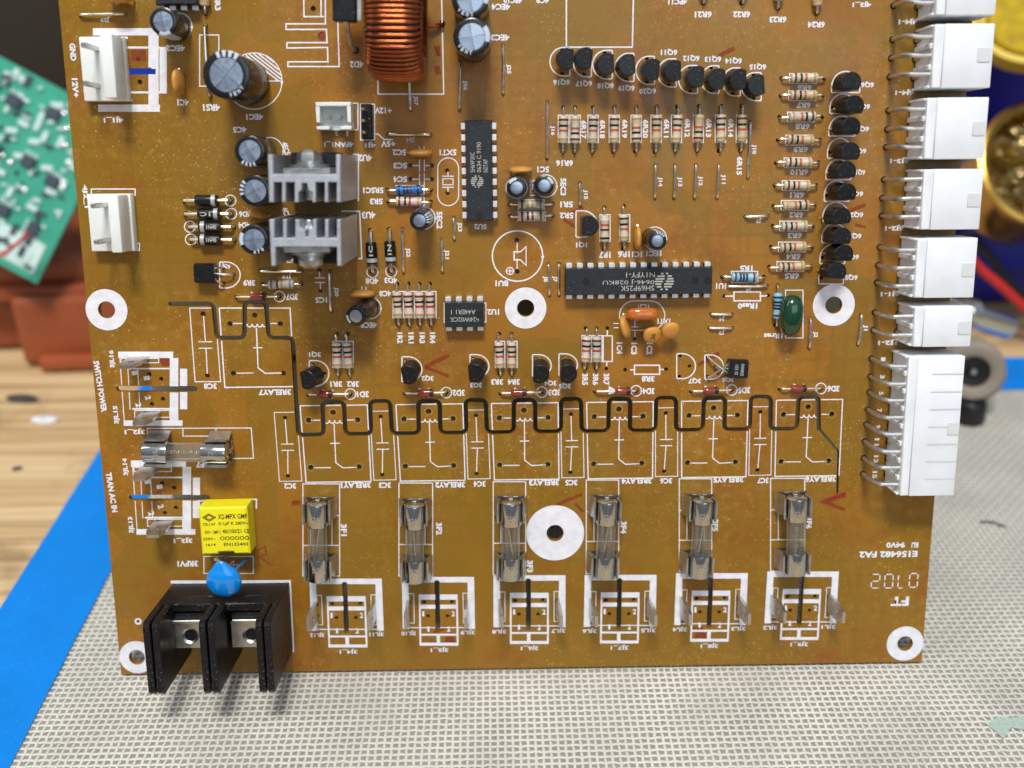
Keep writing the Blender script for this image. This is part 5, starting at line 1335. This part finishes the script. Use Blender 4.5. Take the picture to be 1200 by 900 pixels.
silk([([(719, 379), (725, 379)], False), ([(719, 384), (725, 384)], False), ([(740, 383), (748, 383)], False), ([(740, 387), (748, 387)], False), ([(744, 375), (744, 383)], False), ([(744, 387), (744, 395)], False)], 'printed capacitor symbols below the resonator'); hole(743.5, 374); hole(743.5, 397)
silk([([(663.7, -5), (663.7, 55.3), (741, 55.3), (742.3, -5)], False, .28)], 'printed open box above the row of transistors')
silk([([(356, -5), (356.3, 19.5), (380, 19.5)], False, .28), ([(376.3, -5), (376.3, 19)], False, .28), ([(381.3, -5), (381.5, 28), (335.2, 28), (335.2, 34.5), (382.5, 34.5), (383.3, 50), (336.3, 50), (336.3, 56.3), (383.8, 55.6), (384.3, 72.5), (337.5, 72.5), (337.5, 78), (397.5, 78), (395.8, 23)], False, .28)], 'printed comb-shaped heatsink outline')
hole(367, 10, .6); hole(377.5, 42.5, 1.0)
word('4PC10', 601, .5, 22, 6.5); word('4C9', 636, .5, 15, 6.5); word('4PC11', 794, 2, 22, 6.5)
word('E156482 FA2', 1041, 649.5, 68, 8); word('94V0', 1049.5, 638.5, 22, 7); word('RU', 1072, 638.5, 8, 7); word('FT', 1054.5, 704.5, 21, 11.5)
def seven(u, v, w, h, segs):
    x, y = bp(u, v); k = scale_at(u, v); W_, H_ = w / k / 2, h / k / 2; t = .28; g = G()
    S = dict(a=[(-W_, H_), (W_, H_)], d=[(-W_, -H_), (W_, -H_)], g=[(-W_, 0), (W_, 0)], b=[(W_, H_), (W_, 0)], c=[(W_, 0), (W_, -H_)], f=[(-W_, H_), (-W_, 0)], e=[(-W_, 0), (-W_, -H_)])
    for s in segs:
        p, q_ = [Vector(z) for z in S[s]]; d_ = (q_ - p).normalized() * .28
        g.strip([p + d_, q_ - d_], t, ZS + .01)
    obj('printed_lettering', g.mesh('printed_digit', M_SILK, False), board, (x, y, 0), PI)
seven(1070.5, 680, 9.5, 17, 'abcdef'); seven(1056, 681, 7, 17, 'abc'); seven(1041.5, 681, 9.5, 17, 'abcdef'); seven(1026, 681, 9.5, 17, 'abged')
word('4EC7', 279, 292, 1, 1) if False else None

# red marker strokes left by an inspector
def marker(strokes, label):
    g = G()
    for i, (pts, w) in enumerate(strokes):
        P = []
        for a, b in zip(pts, pts[1:]):
            for t in range(6): P.append((a[0] + (b[0] - a[0]) * t / 6 + random.uniform(-.5, .5), a[1] + (b[1] - a[1]) * t / 6 + random.uniform(-.5, .5)))
        P.append(pts[-1]); g.strip([bp(*p) for p in P], w, .012 + .003 * i)
    obj('red_mark', g.mesh('red_mark', M_RED, False), board, label=label)
for st, lb in (([([(526, 416), (498, 430)], 1.0), ([(498, 430), (526, 441)], .8)], 'red marker tick beside transistor 3Q2'), ([([(682, 579), (652, 592)], .9), ([(674, 590), (683, 600)], .7)], 'red marker tick above the largest white ring'),
               ([([(992, 577), (964, 588), (990, 597)], .9), ([(991, 580), (970, 588)], 1.0)], 'red marker tick above the 94V0 print'), ([([(683, 243), (660, 255)], .8), ([(660, 257), (676, 267)], .8)], 'red marker tick beside transistor 1Q1'),
               ([([(843, 414), (818, 428)], 1.0), ([(838, 434), (846, 436)], 1.2)], 'red marker tick behind the fallen transistor'), ([([(861, 56), (842, 66)], 1.0)], 'red marker tick above transistor 6Q14'),
               ([([(1014, 240), (996, 247)], .9), ([(1014, 266), (1002, 263)], .7)], 'red marker tick beside transistor 6Q2'), ([([(342, 590), (352, 588)], 1.3)], 'red marker blot beside the first fuse clip'),
               ([([(303, 664), (302, 645), (311, 640), (312, 650), (304, 652), (317, 662)], .35)], 'red handwritten letter beside the yellow capacitor'), ([([(510, 60), (516, 60)], 2.2), ([(510, 82), (516, 82)], 1.8)], 'red marker blots beside the copper inductor'),
               ([([(153, 65), (171, 65)], 2.4)], 'red marker block inside the GND header frame'), ([([(522, 749.5), (533, 749.5)], 1.6), ([(508, 742), (524, 734)], 1.0)], 'red marker block at printed mark 3J5_1'), ([([(814, 745), (828, 745)], 1.6), ([(812, 737), (824, 736)], 1.0)], 'red marker block at printed mark 3J8_1'), ([([(188, 424.5), (199, 424.5)], 1.8)], 'red marker block at printed mark 3J2_1')):
    marker(st, lb)

for job in JOBS: job()
# ---------------- laminate with every hole and slot really cut through
def laminate():
    out = [(BW, BB), (BE, BB), (BE, BT), (BW, BT)]
    pts = [Vector(p) for p in out]; faces = [list(range(4))]
    def addpoly(P):
        if sum(P[i - 1][0] * P[i][1] - P[i][0] * P[i - 1][1] for i in range(len(P))) < 0: P = P[::-1]
        s = len(pts); pts.extend(Vector(p) for p in P); faces.append(list(range(s, s + len(P))))
    for x, y, r in HOLES:
        if not (BW + r < x < BE - r and BB + r < y < BT - r): continue
        n = 10 if r < .9 else 32
        addpoly([(x + r * math.cos(2 * PI * i / n + .1), y + r * math.sin(2 * PI * i / n + .1)) for i in range(n)])
    for P in SLOTS: addpoly(P)
    V, _, Fs, _, _, of = delaunay_2d_cdt(pts, [], faces, 1, 1e-5)
    keep = [list(f) for f, o in zip(Fs, of) if all(k == 0 for k in o)]
    n = len(V)
    g = G(); g.v = [(p.x, p.y, 0.) for p in V] + [(p.x, p.y, -TH) for p in V]
    g.f = [tuple(f) for f in keep] + [tuple(i + n for i in reversed(f)) for f in keep]
    ed = set()
    for f in keep:
        for a, b in zip(f, f[1:] + f[:1]): ed.add((a, b))
    for a, b in ed:
        if (b, a) not in ed: g.f.append((b, a, a + n, b + n))
    return g.mesh('laminate', M_BOARD, False)
obj('laminate', laminate(), board)
g = G()
for x, y, r in HOLES:
    if r < .9 and BW + 2 < x < BE - 2 and BB + 2 < y < BT - 2:
        g.lathe([(r + .55, -TH - .02), (r + .5, -TH - .25), (.5, -TH - .8), (0, -TH - .9)], 8, TR(x, y), False); g.lathe([(0, -TH - .015), (r + .5, -TH - .015)], 8, TR(x, y), False)
obj('solder_joints', g.mesh('solder_joints', mat('dull_solder', (110, 100, 84), .5, .6)), board, kind='stuff')
bx0, bx1 = vp(120, 83, 120)[0], vp(215, 83, 120)[0]
bb = obj('parts_box', G().box(bx0, bx1, 120, 160, -.7, 176, 2, 2).mesh('box', mat('blue_box_plastic', (20, 60, 176), .4)))
thing(bb, 'blue parts box glimpsed through the slot beside the GND header', 'box')
obj('lid', G().box(bx0 - 1, bx1 + 1, 119, 161, 176.2, 186, 2, 2).mesh('lid', mat('blue_box_plastic', (20, 60, 176), .4)), bb)
prop = obj('prop_block', G().box(vp(174, 455, 62)[0], 100, 62, 92, -.7, 128, 2, 2).mesh('prop_block', mat('dark_block', (150, 152, 138), .55, var=.15, vscale=30)))
thing(prop, 'grey block the board leans on, glimpsed through the winding slot', 'block')
obj('groove_shade', G().box(-69, 97, 61.6, 61.9, 60, 62).mesh('groove_shade', mat('dark_scrap', (62, 60, 60), .6)), prop)  # flat dark strip: a groove's shade put into the colour

# ================================================================== THINGS AROUND THE BOARD
def at_y(u, v, y):
    x, z = vp(u, v, y); return x, y, z
# brown plastic holder behind on the left
M_BROWN = mat('brown_plastic', (152, 78, 46), .38, var=.12, vscale=40, dust=.1)
hx = vp(108, 430, 176)[0]
root = bpy.data.objects.new('plastic_holder', None); COL.objects.link(root); root.location = (-.22, .19, 0); root.rotation_euler = (0, 0, .06)
thing(root, 'reddish brown moulded plastic holder standing on the wood behind the board', 'holder')
def sub(name, g, m, parent, loc=(0, 0, 0)): return obj(name, g.mesh(name, m), parent, loc)
sub('front_block', G().box(22, 130, -14, 10, 0, 30, 3, 3), M_BROWN, root)
sub('side_block', G().box(-120, 20, 4, 30, 0, 26, 3, 3), M_BROWN, root)
sub('shelf', G().box(-110, 130, 30, 90, 0, 34, 4, 3), M_BROWN, root)
sub('upright', G().box(40, 150, 80, 100, 20, 150, 4, 3), M_BROWN, root)
sub('arm', G().box(-10, 60, -4, 8, 30, 44, 3, 2), M_BROWN, root)
sub('post', G().lathe([(0, 26), (8, 26), (8, 52), (6, 54), (0, 54)], 20, TR(18, 20)), M_BROWN, root)
sub('boss', G().lathe([(4, 0), (7, 0), (7, 14), (6, 15), (4, 15), (4, 0)], 24, TR(56, 50, 33), False), M_BROWN, root); sub('gusset', G().prism([(0, 0), (30, 0), (0, 38)], -3, 3, .8, TR(44, 70, 34) @ RX(PI / 2)), M_BROWN, root); sub('rail', G().box(-60, 70, -6, 2, 26, 33, 2, 2, RZ(-.10)), M_BROWN, root)
sub('brace', G().box(-14, 34, 14, 24, 26, 40, 3, 2, RZ(.35)), M_BROWN, root); sub('ledge', G().box(30, 128, -20, -13, 0, 6, 2, 2), M_BROWN, root); sub('slot_insert', G().box(-60, -30, 3.2, 4.0, 6, 16), mat('dark_case', (52, 46, 40), .5), root)
sub('screw', G().lathe([(0, 0), (2.2, 0), (2.0, .8), (0, 1.1)], 16, TR(78, -14.1, 22) @ RX(PI / 2)), M_STEEL, root)

# green circuit board propped above the holder
M_GPCB = mat('green_solder_mask', (62, 160, 134), .30, var=.12, vscale=60, coat=.4)
gc = Vector(at_y(43, 333, 168))
tl = math.radians(24)
tiltm = Matrix(((1, 0, 0, 0), (0, math.sin(tl), -math.cos(tl), 0), (0, math.cos(tl), math.sin(tl), 0), (0, 0, 0, 1)))
TG = Matrix.Translation(gc * MM) @ tiltm
def on_green(u, v):
    d = sight(u, v); Mi = TG.inverted(); o_ = Mi @ CAMW; e_ = Mi.to_3x3() @ d; q_ = o_ - e_ * (o_.z / e_.z); return Vector((q_.x * 1000, q_.y * 1000))
A_, B_, E_ = on_green(0, 66), on_green(75, 106), on_green(88, 252)
ang = math.atan2(B_.y - A_.y, B_.x - A_.x)
root = bpy.data.objects.new('green_board', None); COL.objects.link(root)
root.matrix_world = TG @ RZ(ang)
ux = Vector((math.cos(ang), math.sin(ang))); uy = Vector((-ux.y, ux.x))
GT = A_.dot(uy)
thing(root, 'blurred green circuit board with small parts propped behind the amber board', 'circuit board')
sub('laminate', G().box(-130, 0, 0, GT, -1.6, 0, .2), M_GPCB, root)
rnd = random.Random(11)
M_PALE = mat('pale_part_glare', (196, 222, 216), .4, var=.1); M_DARKC = mat('dark_chip', (62, 74, 84), .45)  # pale tone of small parts, doubling as painted glare
for i in range(9):
    x, y = (i % 3) * -13 - 10 + rnd.uniform(-2, 2), (i // 3) * GT / 3.4 + 18 + rnd.uniform(-2, 2)
    c = obj('chip', cached('gchip', lambda: G().box(-2.6, 2.6, -2.2, 2.2, .1, 1.6, .2).mesh('chip', M_DARKC)), root, (x, y, 0), rnd.choice((0, PI / 2)))
    for k in range(4):
        obj('pin', cached('gpin', lambda: G().box(-.4, .4, 0, 1.6, .05, .5).mesh('pin', M_PALE)), c, (-2.2 + k * 1.4, 2.2, 0))
for i in range(250):
    s = rnd.choice((1.0, 1.4, 2.2)); x, y = rnd.uniform(-80, -3), rnd.uniform(3, GT - 3)
    m_ = rnd.choice(('p', 'p', 'd'))
    obj('small_part', cached(('gp', s, m_), lambda: G().box(-s, s, -s * .5, s * .5, .02, .9, .1).mesh('small_part', M_PALE if m_ == 'p' else M_DARKC)), root, (x, y, 0), rnd.choice((0, PI / 2, .4)))
for i in range(26):
    x, y = rnd.uniform(-50, -3), rnd.uniform(3, GT - 4)
    obj('solder_joint', cached('gj', lambda: G().blob(1.3, 1.3, .8, 1, 10, 6).mesh('solder_joint', mat('solder', (225, 228, 230), .2, .9))), root, (x, y, .2))
sub('glare_patch', G().box(-34, -3, 3, 15, .02, .4, .1), M_PALE, root); sub('glare_patch', G().box(-52, -38, 2, 9, .02, .4, .1), M_PALE, root)  # pale plates paint blown-out glare near the lower corner

# red and black probe lead crossing the green board
thing(obj('thin_wire', G().tube([at_y(-8, 302, 160), at_y(8, 295, 158), at_y(22, 284, 160), at_y(33, 273, 162)], .7, 8).mesh('thin_wire', mat('red_insulation', (196, 40, 30), .35))), 'thin red wire lying across the blurred green board', 'wire')

# dark case far behind
M_DARK = mat('dark_case', (52, 46, 40), .5, var=.25, vscale=22)
c0 = at_y(30, 30, 330)
root = bpy.data.objects.new('tool_case', None); COL.objects.link(root); root.location = (c0[0] * MM, .34, 0)
thing(root, 'dark tool case in the dim far corner above the green board', 'case')
sub('body', G().box(-160, 70, 0, 160, 0, 210, 6, 3), M_DARK, root); sub('lid', G().box(-162, 72, -2, 162, 210.5, 240, 6, 3), M_DARK, root); sub('clasp', G().box(-20, 2, -6, 0, 150, 196, 2), mat('grey_clasp', (96, 92, 84), .4), root)

# right side: tip cleaner, blue stand, yellow spool, wires, roller
M_NAVY = mat('navy_plastic', (24, 26, 140), .38, var=.08, vscale=40)
b0 = at_y(1185, 190, 178)
root = bpy.data.objects.new('tip_cleaner', None); COL.objects.link(root); root.matrix_world = Matrix.Translation(Vector(at_y(1224, 192, 196)) * MM) @ RX(math.radians(52)) @ RZ(.2)
thing(root, 'brass pot full of curly brass shavings behind the white plugs', 'tip cleaner')
M_BRASS = mat('brass', (186, 148, 74), .22, 1., var=.15, vscale=90)
M_BRASS2 = mat('brass_shaving', (186, 166, 116), .30, 1., var=.15, vscale=200)
sub('pot', G().lathe([(0, -30), (22, -30), (24, -28), (25, -6), (26.5, -1), (26.5, 1), (25, 1.6), (22.5, .6), (21.5, -4), (20, -22), (0, -23)], 48), M_BRASS, root)
for i in range(70):
    r_ = math.sqrt(rnd.random()) * 18; a = rnd.uniform(0, 2 * PI)
    R = Matrix.Rotation(rnd.uniform(0, PI), 4, 'X') @ Matrix.Rotation(rnd.uniform(0, PI), 4, 'Y')
    obj('brass_curl', cached(('curl', i % 4), lambda: G().tube([((2.6 + .3 * (i % 4)) * math.cos(t * .5), (2.6 + .3 * (i % 4)) * math.sin(t * .5), t * .16) for t in range(22)], .5, 5).mesh('brass_curl', M_BRASS2)), root, (r_ * math.cos(a), r_ * math.sin(a), -4 + rnd.uniform(-3, 3) - r_ * .08), R)
root = bpy.data.objects.new('soldering_stand', None); COL.objects.link(root)
s0 = at_y(1190, 190, 232); root.location = (s0[0] * MM, .228, 0)
thing(root, 'dark blue plastic soldering stand holding the brass pot', 'stand')
sub('base', G().box(-26, 90, 0, 70, 0, 72, 6, 3), M_NAVY, root); sub('back', G().box(-34, 90, 16, 60, 72.5, 158, 6, 3), M_NAVY, root); sub('lip', G().box(-20, 90, -16, 0, 22, 46, 4, 3), M_NAVY, root)
M_YEL = mat('yellow_plastic', (206, 178, 18), .35, var=.08, vscale=40)
root = bpy.data.objects.new('sponge_tray', None); COL.objects.link(root); root.matrix_world = Matrix.Translation(Vector(at_y(1212, 12, 214)) * MM) @ RX(math.radians(48)) @ RY(-.25)
thing(root, 'yellow round tray on the blue stand beside the topmost white plug', 'tray')
sub('tray_rim', G().lathe([(15, -12), (20, -12), (22, -2), (24, 0), (24, 2.5), (21.5, 2.5), (20.5, 0), (18, -8), (0, -8.5)], 48, None), M_YEL, root)
sub('sponge', G().lathe([(0, -5), (15, -5), (16, -7), (16, -8)], 32), mat('green_sponge', (172, 146, 20), .8, var=.25, vscale=200, bump=.6, bscale=300), root)
def wire(name, pts, r, m, label): thing(obj(name, G().tube(pts, r, 10).mesh(name, m), None), label, 'wire', 'loose wires behind the plugs')
def smooth_pts(P, n=8):
    P = [Vector(p) for p in P]; out = []
    for i in range(len(P) - 1):
        a, b, c_, d_ = P[max(i - 1, 0)], P[i], P[i + 1], P[min(i + 2, len(P) - 1)]
        for k in range(n):
            t = k / n
            out.append(.5 * ((2 * b) + (c_ - a) * t + (2 * a - 5 * b + 4 * c_ - d_) * t * t + (3 * b - a - 3 * c_ + d_) * t ** 3))
    out.append(P[-1]); return out
wire('red_wire', smooth_pts([at_y(1128, 292, 192), at_y(1150, 316, 192), at_y(1176, 338, 190), at_y(1212, 372, 188), at_y(1250, 410, 186)]), 1.9, mat('red_insulation', (196, 40, 30), .35), 'bright red insulated wire crossing behind the white plugs')
wire('black_wire', smooth_pts([at_y(1128, 275, 204), at_y(1160, 300, 204), at_y(1184, 332, 200), at_y(1215, 356, 198), at_y(1250, 372, 196)]), 1.9, mat('black_insulation', (26, 24, 30), .4), 'black insulated wire behind the red one')
# steel rod
pa, pb = Vector(at_y(1128, 366, 150)), Vector(at_y(1184, 384, 152))
d_ = (pb - pa); L_ = d_.length
root = bpy.data.objects.new('steel_rod', None); COL.objects.link(root)
root.matrix_world = Matrix.Translation(pa * MM) @ d_.to_track_quat('Z', 'Y').to_matrix().to_4x4()
thing(root, 'short shiny steel rod sticking out behind the two pin plug', 'rod')
sub('shaft', G().lathe([(0, -26), (4.6, -26), (4.6, L_ - 1), (4.0, L_), (0, L_)], 28), mat('bright_steel', (212, 212, 208), .22, 1.), root)
sub('collar', G().lathe([(4.7, L_ - 22), (6.2, L_ - 22), (6.2, L_ - 18), (4.7, L_ - 18)], 28), mat('bright_steel', (212, 212, 208), .22, 1.), root)
# grey roller with black hub
c0 = Vector(at_y(1139, 433, 132))
root = bpy.data.objects.new('roller', None); COL.objects.link(root); root.matrix_world = Matrix.Translation(c0 * MM) @ RX(math.radians(74)) @ RY(math.radians(-18))
thing(root, 'grey rubber roller with a black hub behind the long white plug', 'roller')
sub('tyre', G().lathe([(5.6, -7), (9.5, -7.5), (11.2, -5.5), (11.4, 0), (11.2, 4), (9.8, 5.8), (7.4, 6), (5.8, 5), (5.6, -7)], 40, None, False), mat('grey_rubber', (138, 128, 116), .6, var=.08, vscale=60), root)
sub('hub', G().lathe([(0, -6), (5.5, -6), (5.5, 3.6), (2.6, 3.2), (2.0, 4.4), (0, 4.6)], 32), mat('black_hub', (26, 25, 26), .4), root)
sub('axle', G().lathe([(0, 4.62), (1.1, 4.62), (.9, 5.2), (0, 5.3)], 20), M_STEEL, root)
c0 = Vector(tp(1133, 492) + (0,))
root = bpy.data.objects.new('rubber_foot', None); COL.objects.link(root); root.location = (c0.x * MM, c0.y * MM, 0)
thing(root, 'small black rubber foot on the mat under the grey roller', 'rubber foot')
sub('pad', G().lathe([(0, .4), (5.6, .4), (6.2, 1.4), (5.4, 8), (4.6, 8.8), (0, 9)], 28), mat('black_hub', (26, 25, 26), .4), root)
sub('screw', G().lathe([(0, 9.02), (1.6, 9.02), (1.4, 9.6), (0, 9.8)], 16), M_STEEL, root)

# crumbs on bench and mat
def crumb(name, u, v, size, m, label, h=.4, pts=None):
    x, y = tp(u, v, h)
    g = G().blob(*size, 1., 12, 8, None, lambda p: p + Vector((rnd.uniform(-.3, .3), rnd.uniform(-.3, .3), rnd.uniform(-.15, .15))) * min(size))
    thing(obj(name, g.mesh(name, m), None, (x, y, h), rnd.uniform(-.3, .3)), label, 'scrap')
M_WHITEC = mat('white_scrap', (216, 218, 222), .5)
crumb('plastic_scrap', 53, 492, (5.0, 2.2, 1.4), M_WHITEC, 'white plastic scrap on the wooden bench', 0)
crumb('dark_scrap', 26, 467, (7.0, 2.4, 1.2), mat('dark_scrap', (62, 60, 60), .6), 'dark grey scrap on the wooden bench near the brown holder', 0)
crumb('burn_crumb', 20, 549, (1.8, 1.0, .5), mat('dark_scrap', (62, 60, 60), .6), 'small dark crumb on the wood near the blue tape', -.4)
x, y = tp(1162, 612, 1)
thing(obj('wire_offcut', G().tube(smooth_pts([(x - 3, y + 1.2, .5), (x, y + .6, .8), (x + 2, y - .6, .8), (x + 4, y - 2.2, .5)]), .34, 7).mesh('wire_offcut', mat('grey_fibre', (128, 122, 120), .4, .3))), 'grey wire offcut lying on the mat past the board corner', 'offcut')
P = [tp(*q_, .5) for q_ in ((1155, 848), (1172, 839), (1186, 842), (1204, 838), (1204, 856), (1185, 852), (1176, 866), (1168, 858))]
thing(obj('film_scrap', G().prism(P, .35, .6).mesh('film_scrap', mat('clear_film', (190, 214, 204), .15, alpha=.42))), 'translucent greenish film scrap at the lower corner of the mat', 'scrap')
